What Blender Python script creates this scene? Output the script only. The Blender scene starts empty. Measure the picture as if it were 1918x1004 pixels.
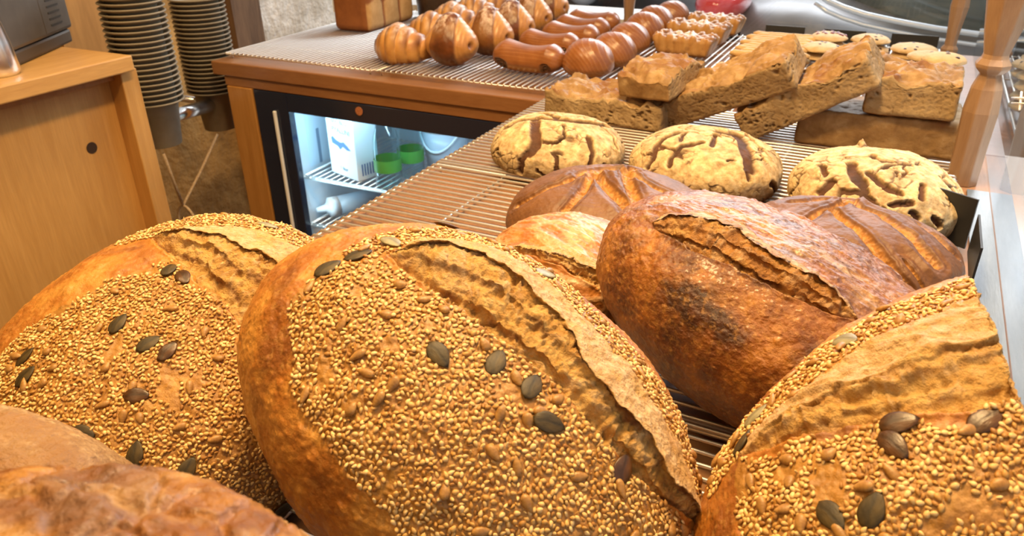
import bpy, math, random
import numpy as np
from mathutils import Vector, Matrix

rng = np.random.default_rng(7)
random.seed(7)
SC = bpy.context.scene
COL = SC.collection

# ------------------------------------------------------------------ camera calibration (1918 x 1004)
F, CX, CY = 1434.0, 959.0, 502.0
_v1 = np.array([(1780 - CX) / F, (-262 - CY) / F, 1.0]); _v1 /= np.linalg.norm(_v1)
_v2 = -np.array([(-2200 - CX) / F, (-200 - CY) / F, 1.0]); _v2 -= _v1 * (_v1 @ _v2); _v2 /= np.linalg.norm(_v2)
_up = np.cross(_v2, _v1)
if _up[1] > 0: _up = -_up
R = np.stack([_v2, _v1, _up], 1)
ZC = 0.92
C = np.array([0, 0, ZC + 0.42])
def ray(px, py): return R.T @ np.array([(px - CX) / F, (py - CY) / F, 1.0])
def at(px, py, z=ZC):
    d = ray(px, py); return C + d * ((z - C[2]) / d[2])
def aty(px, py, y):
    d = ray(px, py); return C + d * ((y - C[1]) / d[1])
def atx(px, py, x):
    d = ray(px, py); return C + d * ((x - C[0]) / d[0])
def atd(px, py, dep): return C + ray(px, py) * dep

# ------------------------------------------------------------------ numpy noise
def _h(ix, iy, iz, s):
    h = (ix.astype(np.int64) * 374761393 + iy.astype(np.int64) * 668265263 + iz.astype(np.int64) * 2147483647 + s * 974634757) & 0xffffffff
    h = ((h ^ (h >> 13)) * 1274126177) & 0xffffffff
    h = ((h ^ (h >> 16)) * 2246822519) & 0xffffffff
    return ((h ^ (h >> 15)) & 0xffff).astype(np.float32) / 65535.0
def vn(p, s=0):
    i = np.floor(p).astype(np.int64); f = (p - i).astype(np.float32)
    f = f * f * f * (f * (f * 6 - 15) + 10)
    x, y, z = i[:, 0], i[:, 1], i[:, 2]; fx, fy, fz = f[:, 0], f[:, 1], f[:, 2]
    def L(a, b, t): return a + (b - a) * t
    r = L(L(L(_h(x, y, z, s), _h(x + 1, y, z, s), fx), L(_h(x, y + 1, z, s), _h(x + 1, y + 1, z, s), fx), fy),
          L(L(_h(x, y, z + 1, s), _h(x + 1, y, z + 1, s), fx), L(_h(x, y + 1, z + 1, s), _h(x + 1, y + 1, z + 1, s), fx), fy), fz)
    return r * 2 - 1
_ROT = np.array([[.36, .48, -.8], [-.8, .6, 0], [.48, .64, .6]])
def fbm(p, o=4, s=0, g=.5):
    a, t, r = 1.0, 0.0, 0.0
    for k in range(o):
        r = r + a * vn(p, s + k); t += a; a *= g; p = (p @ _ROT) * 2.03 + 7.1
    return r / t
def ridged(p, o=3, s=0):
    a, t, r = 1.0, 0.0, 0.0
    for k in range(o):
        r = r + a * (1 - np.abs(vn(p, s + k)) * 2); t += a; a *= .5; p = (p @ _ROT) * 2.07 + 3.3
    return r / t
def worley(p, s=0):
    i = np.floor(p).astype(np.int64); f = p - i
    F1 = np.full(len(p), 9.0); F2 = np.full(len(p), 9.0)
    for a in (-1, 0, 1):
        for b in (-1, 0, 1):
            for c in (-1, 0, 1):
                j = i + np.array([a, b, c])
                o = np.stack([_h(j[:, 0], j[:, 1], j[:, 2], s + k) for k in (11, 12, 13)], 1)
                d = np.sqrt(((np.array([a, b, c]) + o - f) ** 2).sum(1))
                n1 = d < F1
                F2 = np.where(n1, F1, np.minimum(F2, d)); F1 = np.where(n1, d, F1)
    return F1, F2
def ss(x, a, b):
    t = np.clip((x - a) / (b - a + 1e-12), 0, 1); return t * t * (3 - 2 * t)

# ------------------------------------------------------------------ objects, tags
def tag(o, label=None, cat=None, group=None, kind=None):
    if label: o['label'] = label
    if cat: o['category'] = cat
    if group: o['group'] = group
    if kind: o['kind'] = kind
    return o
def empty(name, loc, label, cat, group=None, rot=None):
    o = bpy.data.objects.new(name, None); COL.objects.link(o); o.empty_display_size = .02
    o.location = Vector([float(v) for v in loc])
    if rot is not None: o.rotation_euler = rot
    return tag(o, label, cat, group)
def link(name, me, mat=None, parent=None, world=False):
    o = bpy.data.objects.new(name, me); COL.objects.link(o)
    if mat is not None and me is not None and hasattr(me, 'materials') and not len(me.materials): me.materials.append(mat)
    if parent is not None:
        o.parent = parent
        if world: o.matrix_parent_inverse = pm(parent).inverted()
    return o
def pm(o):
    m = Matrix.LocRotScale(o.location, o.rotation_euler, o.scale)
    return m if o.parent is None else pm(o.parent) @ o.matrix_parent_inverse @ m
def mesh_np(V, Fc, smooth=True, attrs=None, name='m'):
    me = bpy.data.meshes.new(name)
    V = np.asarray(V, np.float32); Fc = np.asarray(Fc, np.int32)
    n, k = Fc.shape
    me.vertices.add(len(V)); me.vertices.foreach_set('co', V.ravel())
    me.loops.add(n * k); me.loops.foreach_set('vertex_index', Fc.ravel())
    me.polygons.add(n); me.polygons.foreach_set('loop_start', np.arange(0, n * k, k, dtype=np.int32))
    me.polygons.foreach_set('use_smooth', np.full(n, smooth, bool))
    for a, v in (attrs or {}).items():
        me.attributes.new(a, 'FLOAT', 'POINT').data.foreach_set('value', np.asarray(v, np.float32))
    me.update(calc_edges=True); me.validate()
    return me
def submesh(V, Fc, sel, attrs):
    f = Fc[sel]; u, inv = np.unique(f.ravel(), return_inverse=True)
    return V[u], inv.reshape(f.shape), {k: v[u] for k, v in attrs.items()}

class MB:
    def __init__(s): s.v = []; s.f = []; s.sm = []
    def add(s, vs, fs, smooth=False):
        b = len(s.v); s.v += [tuple(float(c) for c in p) for p in vs]
        for f in fs: s.f.append(tuple(b + i for i in f)); s.sm.append(smooth)
        return s
    def box(s, x0, x1, y0, y1, z0, z1, rz=0, piv=None):
        P = [(x, y, z) for z in (z0, z1) for y in (y0, y1) for x in (x0, x1)]
        if rz:
            cx, cy = piv or ((x0 + x1) / 2, (y0 + y1) / 2); c, q = math.cos(rz), math.sin(rz)
            P = [(cx + (x - cx) * c - (y - cy) * q, cy + (x - cx) * q + (y - cy) * c, z) for x, y, z in P]
        return s.add(P, [(0, 2, 3, 1), (4, 5, 7, 6), (0, 1, 5, 4), (2, 6, 7, 3), (0, 4, 6, 2), (1, 3, 7, 5)])
    def tube(s, pts, r, seg=8, cap=True):
        pts = [Vector([float(c) for c in p]) for p in pts]; rr = r if hasattr(r, '__len__') else [r] * len(pts)
        V = []; prev = None
        for i, p in enumerate(pts):
            t = (pts[min(i + 1, len(pts) - 1)] - pts[max(i - 1, 0)]).normalized()
            if prev is None: u = t.orthogonal().normalized()
            else: u = (prev - t * prev.dot(t)).normalized()
            prev = u; w = t.cross(u)
            for k in range(seg):
                a = 2 * math.pi * k / seg; V.append(p + (u * math.cos(a) + w * math.sin(a)) * rr[i])
        fs = [(i * seg + k, i * seg + (k + 1) % seg, (i + 1) * seg + (k + 1) % seg, (i + 1) * seg + k) for i in range(len(pts) - 1) for k in range(seg)]
        if cap: fs += [tuple(range(seg - 1, -1, -1)), tuple((len(pts) - 1) * seg + k for k in range(seg))]
        return s.add(V, fs, True)
    def lathe(s, prof, seg=32, c=(0, 0, 0), smooth=True, capb=True, capt=True):
        V = [(c[0] + r * math.cos(2 * math.pi * k / seg), c[1] + r * math.sin(2 * math.pi * k / seg), c[2] + z) for r, z in prof for k in range(seg)]
        n = len(prof)
        fs = [(i * seg + k, i * seg + (k + 1) % seg, (i + 1) * seg + (k + 1) % seg, (i + 1) * seg + k) for i in range(n - 1) for k in range(seg)]
        if capb: fs.append(tuple(range(seg - 1, -1, -1)))
        if capt: fs.append(tuple((n - 1) * seg + k for k in range(seg)))
        return s.add(V, fs, smooth)
    def mesh(s, name='m'):
        me = bpy.data.meshes.new(name); me.from_pydata(s.v, [], s.f)
        me.polygons.foreach_set('use_smooth', s.sm); me.update(); return me
    def build(s, name, mat, parent=None, bevel=0, world=True):
        o = link(name, s.mesh(name), mat, parent, world and parent is not None)
        if bevel:
            m = o.modifiers.new('bevel', 'BEVEL'); m.width = bevel; m.segments = 2; m.limit_method = 'ANGLE'; m.angle_limit = math.radians(40)
        return o
def dup(o, parent=None):
    c = o.copy(); COL.objects.link(c)
    if parent is not None: c.parent = parent
    for ch in list(o.children): dup(ch, c)
    return c

# ------------------------------------------------------------------ material helpers
class NT:
    def __init__(s, name):
        s.m = bpy.data.materials.new(name); s.m.use_nodes = True; s.t = s.m.node_tree
        s.b = s.t.nodes['Principled BSDF']; s.out = s.t.nodes['Material Output']
    def n(s, ty, **kw):
        nd = s.t.nodes.new(ty)
        for k, v in kw.items():
            if k.startswith('_'): setattr(nd, k[1:], v)
        for k, v in kw.items():
            if not k.startswith('_'): s.set(nd.inputs[k.replace('0', ' ') if k.replace('0', ' ') in nd.inputs else k], v)
        return nd
    def set(s, sock, v):
        if hasattr(v, 'is_output') or isinstance(v, bpy.types.NodeSocket): s.t.links.new(v, sock)
        elif isinstance(v, (tuple, list)) and len(v) == 3 and sock.type == 'RGBA': sock.default_value = (*v, 1)
        else: sock.default_value = v
    def coord(s, kind='Object', scale=(1, 1, 1), rot=(0, 0, 0)):
        tc = s.n('ShaderNodeTexCoord'); mp = s.n('ShaderNodeMapping')
        s.t.links.new(tc.outputs[kind], mp.inputs[0]); mp.inputs['Scale'].default_value = scale; mp.inputs['Rotation'].default_value = rot
        return mp.outputs[0]
    def noise(s, scale, detail=4, rough=.55, vec=None, dist=0):
        nd = s.n('ShaderNodeTexNoise'); nd.inputs['Scale'].default_value = scale; nd.inputs['Detail'].default_value = detail
        nd.inputs['Roughness'].default_value = rough; nd.inputs['Distortion'].default_value = dist
        s.t.links.new(vec if vec is not None else s.coord(), nd.inputs['Vector'])
        return nd.outputs['Fac']
    def ramp(s, fac, stops):
        nd = s.n('ShaderNodeValToRGB'); e = nd.color_ramp.elements
        while len(e) < len(stops): e.new(.5)
        for i, (p, c) in enumerate(stops): e[i].position = p; e[i].color = (*c, 1)
        s.set(nd.inputs[0], fac); return nd.outputs[0]
    def attr(s, a): return s.n('ShaderNodeAttribute', _attribute_name=a).outputs['Fac']
    def mix(s, f, a, b):
        nd = s.n('ShaderNodeMix', _data_type='RGBA'); s.set(nd.inputs[0], f); s.set(nd.inputs[6], a); s.set(nd.inputs[7], b); return nd.outputs[2]
    def math(s, op, a, b=0.0, clamp=False):
        nd = s.n('ShaderNodeMath', _operation=op); nd.use_clamp = clamp; s.set(nd.inputs[0], a); s.set(nd.inputs[1], b); return nd.outputs[0]
    def bump(s, h, strength=.3, dist=.001):
        nd = s.n('ShaderNodeBump'); nd.inputs['Strength'].default_value = strength; nd.inputs['Distance'].default_value = dist
        s.set(nd.inputs['Height'], h); s.t.links.new(nd.outputs[0], s.b.inputs['Normal'])
    def p(s, **kw):
        for k, v in kw.items(): s.set(s.b.inputs[k.replace('_', ' ')], v)
        return s

def plain(name, col, rough=.5, metal=0, **kw):
    q = NT(name); q.p(Base_Color=col, Roughness=rough, Metallic=metal, **kw); return q.m
def speck(name, c1, c2, scale, rough=.6, bump=.0, bscale=None, metal=0, stretch=(1, 1, 1), lo=.35, hi=.65, bd=.001, detail=4):
    q = NT(name); v = q.coord(scale=stretch); f = q.noise(scale, detail, vec=v)
    q.p(Base_Color=q.ramp(f, [(lo, c1), (hi, c2)]), Roughness=rough, Metallic=metal)
    if bump: q.bump(q.noise(bscale or scale, 5, vec=v), bump, bd)
    return q.m
def wood(name, c1, c2, stretch, scale=14, rough=.42, bump=.15, coat=0):
    q = NT(name); v = q.coord(scale=stretch)
    f = q.noise(scale, 5, .6, v, .6); g = q.noise(scale * 6, 3, .5, v)
    col = q.mix(q.math('MULTIPLY', g, .55), q.ramp(f, [(.3, c1), (.7, c2)]), tuple(x * .62 for x in c1))
    q.p(Base_Color=col, Roughness=rough, Coat_Weight=coat, Coat_Roughness=.2); q.bump(g, bump, .0006)
    return q.m
def bread(name, base, layers=(), rough=.5, bump=.35, bscale=260, bd=.0012, coat=0., scale=30, fine=None, crough=.35):
    """base: ramp stops on a fractal noise; layers: (attribute, ramp stops, noise scale)"""
    q = NT(name); v = q.coord()
    col = q.ramp(q.noise(scale, 7, .62, v, .3), base); rg = rough
    for a, st, sc_ in layers:
        at_ = q.attr(a)
        col = q.mix(at_, col, q.ramp(q.noise(sc_, 6, .65, v, .2), st))
    if fine: col = q.mix(q.math('MULTIPLY', q.ramp(q.noise(fine[1], 4, .7, v), [(.5, (0, 0, 0)), (.75, (1, 1, 1))]), fine[2]), col, fine[0])
    q.p(Base_Color=col, Roughness=rough, Coat_Weight=coat, Coat_Roughness=crough)
    h = q.math('ADD', q.noise(bscale, 6, .7, v), q.math('MULTIPLY', q.noise(bscale * .25, 4, .6, v), 1.2))
    q.bump(h, bump, bd)
    return q.m

# bread materials
M = {}
M['seed_crust'] = bread('seeded_crust', [(.25, (.22, .064, .008)), (.46, (.40, .145, .018)), (.6, (.53, .245, .042)), (.8, (.66, .39, .10))],
    [('seedbed', [(.3, (.25, .115, .016)), (.7, (.46, .245, .050))], 70), ('burn', [(.3, (.11, .03, .006)), (.7, (.24, .075, .014))], 50)], rough=.40, bump=.55, bd=.0016, coat=.25, fine=((.70, .40, .11), 150, .5), scale=26)
M['seed_crumb'] = bread('torn_crumb', [(.25, (.36, .16, .026)), (.42, (.58, .31, .065)), (.58, (.74, .46, .135)), (.78, (.86, .62, .25))],
    [('lip', [(.3, (.13, .042, .009)), (.7, (.36, .14, .028))], 110), ('flour', [(.3, (.52, .29, .10)), (.5, (.72, .48, .22)), (.75, (.90, .72, .46))], 190)], rough=.55, bump=.9, bscale=380, bd=.0032, coat=.1, scale=75)
M['dark_crust'] = bread('dark_crust', [(.25, (.045, .012, .003)), (.42, (.15, .043, .006)), (.56, (.30, .102, .012)), (.68, (.45, .19, .027)), (.82, (.60, .33, .08))],
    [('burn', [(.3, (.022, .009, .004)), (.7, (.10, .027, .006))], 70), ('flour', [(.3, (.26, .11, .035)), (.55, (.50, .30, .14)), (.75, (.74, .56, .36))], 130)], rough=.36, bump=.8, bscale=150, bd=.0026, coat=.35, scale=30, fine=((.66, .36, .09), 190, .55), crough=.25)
M['dark_crumb'] = bread('dark_torn_crumb', [(.25, (.20, .068, .010)), (.5, (.42, .19, .034)), (.75, (.64, .37, .10))],
    [('lip', [(.3, (.025, .010, .005)), (.7, (.12, .038, .010))], 80), ('flour', [(.3, (.38, .19, .06)), (.7, (.80, .60, .36))], 160)], rough=.5, bump=.9, bscale=300, bd=.003, coat=.15, scale=70)
M['pale_crust'] = bread('pale_crust', [(.25, (.26, .08, .012)), (.5, (.44, .17, .034)), (.75, (.60, .31, .09))],
    [('flour', [(.3, (.48, .25, .09)), (.7, (.82, .58, .32))], 130), ('burn', [(.3, (.12, .045, .014)), (.7, (.28, .12, .035))], 60)], rough=.36, bump=.5, bscale=200, bd=.0014, coat=.3)
M['floury_crust'] = bread('floury_crust', [(.25, (.22, .10, .028)), (.75, (.36, .19, .065))],
    [('flour', [(.32, (.20, .105, .034)), (.5, (.35, .215, .088)), (.7, (.60, .43, .22))], 230), ('burn', [(.3, (.30, .12, .03)), (.7, (.42, .20, .06))], 60)], rough=.5, bump=.9, bscale=200, bd=.0025, coat=.1)
M['crackle_crust'] = bread('crackle_crust', [(.25, (.10, .028, .004)), (.45, (.22, .075, .010)), (.6, (.38, .165, .026)), (.78, (.60, .35, .09))],
    [('burn', [(.3, (.12, .055, .03)), (.7, (.26, .13, .07))], 60), ('flour', [(.3, (.28, .125, .026)), (.5, (.50, .29, .09)), (.72, (.80, .60, .32))], 120)], rough=.36, bump=1.0, bscale=90, bd=.0045, coat=.3, scale=44)
M['rye_crust'] = bread('rye_crust', [(.3, (.035, .012, .004)), (.7, (.12, .042, .012))],
    [('flour', [(.28, (.36, .22, .085)), (.48, (.66, .48, .24)), (.72, (.86, .71, .45))], 110)], rough=.75, bump=.5, bscale=300, bd=.0012)
M['star_crust'] = bread('star_crust', [(.3, (.125, .048, .014)), (.7, (.23, .10, .032))],
    [('crumb', [(.3, (.26, .10, .02)), (.7, (.62, .32, .085))], 120), ('burn', [(.3, (.06, .022, .01)), (.7, (.14, .05, .018))], 80)], rough=.52, bump=.35, bscale=330, bd=.0009, coat=.06)
M['foc_crust'] = bread('focaccia_crust', [(.3, (.22, .115, .038)), (.55, (.37, .225, .09)), (.75, (.54, .38, .195))],
    [('burn', [(.3, (.19, .07, .02)), (.7, (.30, .15, .05))], 60)], rough=.62, bump=.5)
M['foc_base'] = bread('focaccia_base_crust', [(.3, (.25, .095, .02)), (.7, (.40, .18, .042))], rough=.5, bump=.3)
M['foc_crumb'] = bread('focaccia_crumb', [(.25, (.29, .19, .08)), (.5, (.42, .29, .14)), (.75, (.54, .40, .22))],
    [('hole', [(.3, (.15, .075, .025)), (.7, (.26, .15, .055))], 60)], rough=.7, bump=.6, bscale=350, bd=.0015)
M['croissant'] = bread('croissant_pastry', [(.3, (.46, .19, .045)), (.7, (.68, .37, .115))],
    [('dark', [(.3, (.085, .025, .008)), (.7, (.20, .06, .015))], 50), ('sugar', [(.35, (.42, .22, .13)), (.65, (.86, .74, .66))], 160)], rough=.35, bump=.3, bscale=150, coat=.3)
M['bun'] = bread('glazed_bun', [(.3, (.22, .072, .020)), (.7, (.35, .13, .038))],
    [('stripe', [(.3, (.40, .19, .07)), (.7, (.54, .29, .12))], 60), ('pale', [(.3, (.58, .30, .09)), (.7, (.70, .42, .15))], 60), ('choc', [(.3, (.03, .012, .006)), (.7, (.09, .04, .018))], 120)], rough=.3, bump=.15, coat=.3)
M['tin_loaf'] = bread('tin_loaf_crust', [(.3, (.22, .075, .024)), (.7, (.34, .125, .04))],
    [('pale', [(.3, (.56, .33, .13)), (.7, (.70, .46, .21))], 40)], rough=.45, bump=.3)
M['cookie'] = bread('cookie_dough', [(.3, (.62, .41, .18)), (.7, (.80, .62, .36))], rough=.7, bump=.4, bscale=150)
M['stick'] = bread('bread_stick_dough', [(.3, (.62, .36, .13)), (.7, (.80, .56, .27))], rough=.6, bump=.3)
M['tart'] = bread('tart_pastry', [(.3, (.50, .24, .07)), (.7, (.68, .40, .15))],
    [('dark', [(.3, (.10, .03, .014)), (.7, (.22, .08, .03))], 60), ('sugar', [(.35, (.55, .36, .22)), (.6, (.92, .86, .80))], 120)], rough=.4, bump=.4, coat=.2)
M['chip'] = speck('dark_chocolate', (.03, .012, .008), (.09, .035, .02), 200, .4)
M['berry'] = speck('red_berry', (.12, .012, .015), (.30, .04, .04), 200, .35)
q = NT('sesame'); g = q.n('ShaderNodeNewGeometry').outputs['Random Per Island']
q.p(Base_Color=q.ramp(g, [(0, (.30, .13, .025)), (.15, (.50, .265, .062)), (.55, (.68, .44, .15)), (1, (.85, .63, .29))]), Roughness=.5); M['sesame'] = q.m
M['sunflower'] = speck('sunflower_seed', (.27, .13, .03), (.50, .28, .08), 90, .4, .3, 260, stretch=(3, 1, 1))
M['pumpkin'] = speck('pumpkin_seed', (.014, .010, .003), (.075, .048, .010), 60, .55, .3, 200, stretch=(1, 3, 1))
M['pumpkin_b'] = speck('roasted_pumpkin_seed', (.026, .011, .004), (.10, .040, .010), 60, .33, .3, 200, stretch=(1, 3, 1))
M['pumpkin_c'] = speck('grey_green_pumpkin_seed', (.16, .14, .075), (.33, .30, .17), 60, .38, .3, 200, stretch=(1, 3, 1))
# place materials
M['counter_wood'] = wood('varnished_counter_wood', (.27, .115, .042), (.36, .17, .068), (1, 6, 6), 9, .35, .1, .3)
M['edge_wood'] = wood('counter_edge_wood', (.40, .18, .065), (.55, .27, .11), (8, 1, 8), 9, .4, .1, .2)
M['board'] = wood('board_wood', (.25, .115, .045), (.40, .20, .085), (8, .8, 8), 7, .5, .15)
M['oak'] = wood('oak_veneer', (.56, .29, .075), (.68, .38, .115), (7, 7, .5), 8, .45, .12, .1)
M['oak_y'] = wood('oak_top', (.56, .30, .09), (.70, .41, .14), (7, .7, 7), 8, .45, .12, .1)
M['oak_dark'] = wood('oak_frame', (.42, .19, .045), (.54, .27, .075), (7, 7, .5), 8, .45, .12, .1)
M['spindle'] = wood('turned_beech', (.30, .175, .095), (.42, .27, .16), (6, 6, .7), 9, .4, .15, .2)
M['beam'] = wood('old_timber', (.10, .055, .03), (.24, .14, .075), (5, 5, .6), 6, .8, .5)
M['plank'] = wood('golden_plank', (.42, .21, .055), (.58, .31, .09), (5, 5, .6), 6, .55, .3)
M['steel'] = plain('steel_wire', (.88, .86, .82), .45, 1)
M['chrome'] = plain('chrome', (.92, .92, .92), .22, 1)
M['black'] = plain('black_gloss', (.012, .018, .042), .16)  # blue tint in the base colour stands for reflected window light
M['card'] = plain('black_card', (.02, .02, .022), .45)
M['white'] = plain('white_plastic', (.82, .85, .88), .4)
M['liner'] = speck('fridge_liner', (.62, .68, .74), (.70, .76, .82), 5, .35)
M['carton'] = plain('white_carton', (.86, .89, .92), .4)
M['blue_ink'] = plain('blue_print', (.09, .17, .42), .5)
M['grey_ink'] = plain('grey_print', (.16, .20, .27), .5)
M['red_ink'] = plain('red_print', (.75, .12, .09), .5)
M['green'] = plain('green_label', (.07, .30, .05), .4)
M['cup'] = speck('grey_cup_paper', (.22, .185, .13), (.27, .23, .165), 20, .6)
M['twine'] = speck('twine', (.45, .31, .17), (.62, .46, .28), 200, .8, .4, 500)
M['machine'] = speck('dark_grey_casing', (.075, .066, .058), (.09, .08, .07), 30, .42)
M['machine_base'] = plain('brown_grey_base', (.07, .052, .036), .5)
M['plaster'] = speck('ochre_plaster', (.30, .165, .045), (.56, .335, .11), 6, .85, .6, 25, bd=.02, detail=8)
M['stone'] = speck('pale_stone', (.50, .44, .36), (.78, .73, .66), 14, .85, .6, 40, bd=.02, detail=8)
M['floor'] = speck('shop_floor', (.20, .12, .06), (.28, .17, .09), 8, .55)
M['paint'] = speck('warm_wall_paint', (.42, .27, .13), (.47, .31, .15), 4, .8)
M['ceil'] = plain('ceiling_paint', (.45, .34, .22), .9)
M['pave'] = speck('paving', (.50, .49, .47), (.66, .65, .62), 12, .8)
M['road'] = speck('asphalt', (.20, .20, .205), (.27, .27, .275), 40, .85)
M['sill'] = plain('white_sill', (.85, .86, .87), .35)
M['ledge'] = wood('weathered_ledge', (.10, .125, .15), (.17, .20, .225), (9, 1, 9), 9, .3, .25)
M['silver'] = speck('silver_paint', (.16, .16, .165), (.27, .27, .275), 3, .38, metal=.4)
M['cargrey'] = plain('grey_paint', (.22, .23, .25), .3, .4, Coat_Weight=.5)
M['carglass'] = speck('car_window', (.05, .07, .075), (.16, .20, .20), 2.2, .12)  # blue-grey mottling puts reflections of buildings into the window colour
M['trim'] = plain('bright_trim', (.70, .76, .82), .22, .7)
M['taillight'] = plain('red_lens', (.62, .05, .06), .12, Coat_Weight=.6)
M['tyre'] = plain('tyre', (.03, .03, .032), .7)
M['rim'] = plain('alloy_rim', (.55, .55, .56), .35, .7)
M['vinyl'] = plain('white_vinyl', (.85, .85, .85), .5)
def glassy(name, tint=(1, 1, 1), refl=1.0, ior=1.5):
    q = NT(name); t = q.t; t.nodes.remove(q.b)
    fr = q.n('ShaderNodeFresnel', IOR=ior); tr = q.n('ShaderNodeBsdfTransparent', Color=tint); gl = q.n('ShaderNodeBsdfGlossy', Roughness=.02)
    mx = q.n('ShaderNodeMixShader'); bf = q.n('ShaderNodeNewGeometry').outputs['Backfacing']; t.links.new(q.math('MULTIPLY', q.math('MULTIPLY', fr.outputs[0], refl, True), q.math('SUBTRACT', 1.0, bf)), mx.inputs[0]); t.links.new(tr.outputs[0], mx.inputs[1]); t.links.new(gl.outputs[0], mx.inputs[2])
    t.links.new(mx.outputs[0], q.out.inputs[0]); return q.m
M['glass'] = glassy('clear_glass')
M['bottle'] = glassy('bottle_plastic', (.72, .86, .88), 1.9)
M['glass_side'] = glassy('side_glass', (1, 1, 1), 1.15)
q = NT('led_strip'); q.p(Base_Color=(1, 1, 1), Emission_Color=(.72, .86, 1), Emission_Strength=4.0); M['led'] = q.m
# ================================================================== LOAVES
LF = {
'center':([-0.2168, 0.3485, 1.0193],[0.1693, 0.1211, 0.0878],[[0.921, 0.2084, 0.3291], [-0.1424, 0.9665, -0.2136], [-0.3626, 0.1499, 0.9198]]),
'left':([-0.4884, 0.3328, 0.9564],[0.1553, 0.1794, 0.0938],[[0.953, 0.2516, 0.169], [-0.1633, 0.896, -0.413], [-0.2553, 0.3659, 0.8949]]),
'dark':([-0.0611, 0.6108, 0.9877],[0.1716, 0.11, 0.0804],[[0.9292, 0.2997, 0.2165], [-0.3112, 0.9501, 0.0207], [-0.1995, -0.0866, 0.9761]]),
'right':([0.0608, 0.3928, 1.0222],[0.1602, 0.1109, 0.0837],[[0.4727, -0.7635, -0.44], [0.7131, 0.6247, -0.3181], [0.5177, -0.1634, 0.8398]]),
'plain':([-0.272, 0.6575, 0.9603],[0.0945, 0.0819, 0.0584],[[0.9027, 0.4303, -0.0054], [-0.4303, 0.9027, 0.0052], [0.0071, -0.0024, 1.0]]),
'starL':([-0.2876, 0.8235, 0.9502],[0.1234, 0.1093, 0.0538],[[1.0, 0.0006, -0.0063], [-0.0005, 1.0, 0.0059], [0.0063, -0.0059, 1.0]]),
'starR':([-0.0277, 0.8324, 0.9524],[0.1221, 0.1066, 0.0494],[[0.9405, 0.3371, -0.0435], [-0.3345, 0.9407, 0.0573], [0.0602, -0.0393, 0.9974]]),
'rye1':([-0.4586, 1.0551, 0.9461],[0.1051, 0.1002, 0.0523],[[0.9998, 0.0017, 0.0213], [-0.0022, 0.9998, 0.0217], [-0.0212, -0.0217, 0.9995]]),
'rye2':([-0.2269, 1.049, 0.9544],[0.1076, 0.1018, 0.0524],[[0.9996, 0.0013, 0.0276], [-0.0019, 0.9998, 0.0197], [-0.0276, -0.0198, 0.9994]]),
'rye3':([-0.0028, 1.0223, 0.9612],[0.1057, 0.1026, 0.0523],[[0.9996, 0.0005, 0.0292], [-0.001, 0.9998, 0.0174], [-0.0292, -0.0175, 0.9994]]),
'backLL':([-0.4275, 0.1413, 1.0025],[0.1338, 0.0749, 0.0696],[[0.9962, -0.0654, -0.0583], [0.0654, 0.9979, -0.0021], [0.0583, -0.0017, 0.9983]]),
'frontLL':([-0.2394, 0.0738, 1.0226],[0.2018, 0.1252, 0.0772],[[0.999, 0.0101, -0.044], [-0.0174, 0.9857, -0.1675], [0.0416, 0.1681, 0.9849]]),
}
_cs = {}
def cubesphere(N):
    if N in _cs: return _cs[N]
    g = np.tan(np.linspace(-1, 1, N + 1) * math.pi / 4)
    u, v = np.meshgrid(g, g, indexing='ij'); o = np.ones_like(u)
    idx = np.arange((N + 1) ** 2).reshape(N + 1, N + 1)
    q = np.stack([idx[:-1, :-1], idx[1:, :-1], idx[1:, 1:], idx[:-1, 1:]], -1).reshape(-1, 4)
    Vs, Fs = [], []
    for k, (a, b, c) in enumerate([(u, v, o), (v, u, -o), (o, u, v), (-o, v, u), (v, o, u), (u, -o, v)]):
        Vs.append(np.stack([a, b, c], -1).reshape(-1, 3)); Fs.append(q + k * (N + 1) ** 2)
    V = np.concatenate(Vs); Fq = np.concatenate(Fs); V /= np.linalg.norm(V, axis=1)[:, None]
    key = np.round(V * 1e5).astype(np.int64); _, first, inv = np.unique(key, axis=0, return_index=True, return_inverse=True)
    _cs[N] = (V[first], inv.ravel()[Fq]); return _cs[N]
def resample(pts, step=7.0):
    pts = np.asarray(pts, float); out = [pts[0]]
    for a, b in zip(pts[:-1], pts[1:]):
        n = max(1, int(np.linalg.norm(b - a) / step))
        out += [a + (b - a) * (i + 1) / n for i in range(n)]
    return np.array(out)
def pip(poly, q):
    ins = np.zeros(len(q), bool); x, y = q[:, 0], q[:, 1]; n = len(poly)
    for i in range(n):
        x1, y1 = poly[i]; x2, y2 = poly[(i + 1) % n]
        c = ((y1 > y) != (y2 > y)) & (x < (x2 - x1) * (y - y1) / (y2 - y1 + 1e-15) + x1)
        ins ^= c
    return ins
def pdist(P, L):
    best = np.full(len(P), 9.0)
    for a, b in zip(L[:-1], L[1:]):
        ab = b - a; t = np.clip(((P - a) @ ab) / (ab @ ab + 1e-15), 0, 1)
        e = P - a - t[:, None] * ab
        np.minimum(best, (e * e).sum(1), out=best) if False else None
        best = np.minimum(best, (e * e).sum(1))
    return np.sqrt(np.minimum(best, 9.0))

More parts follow.
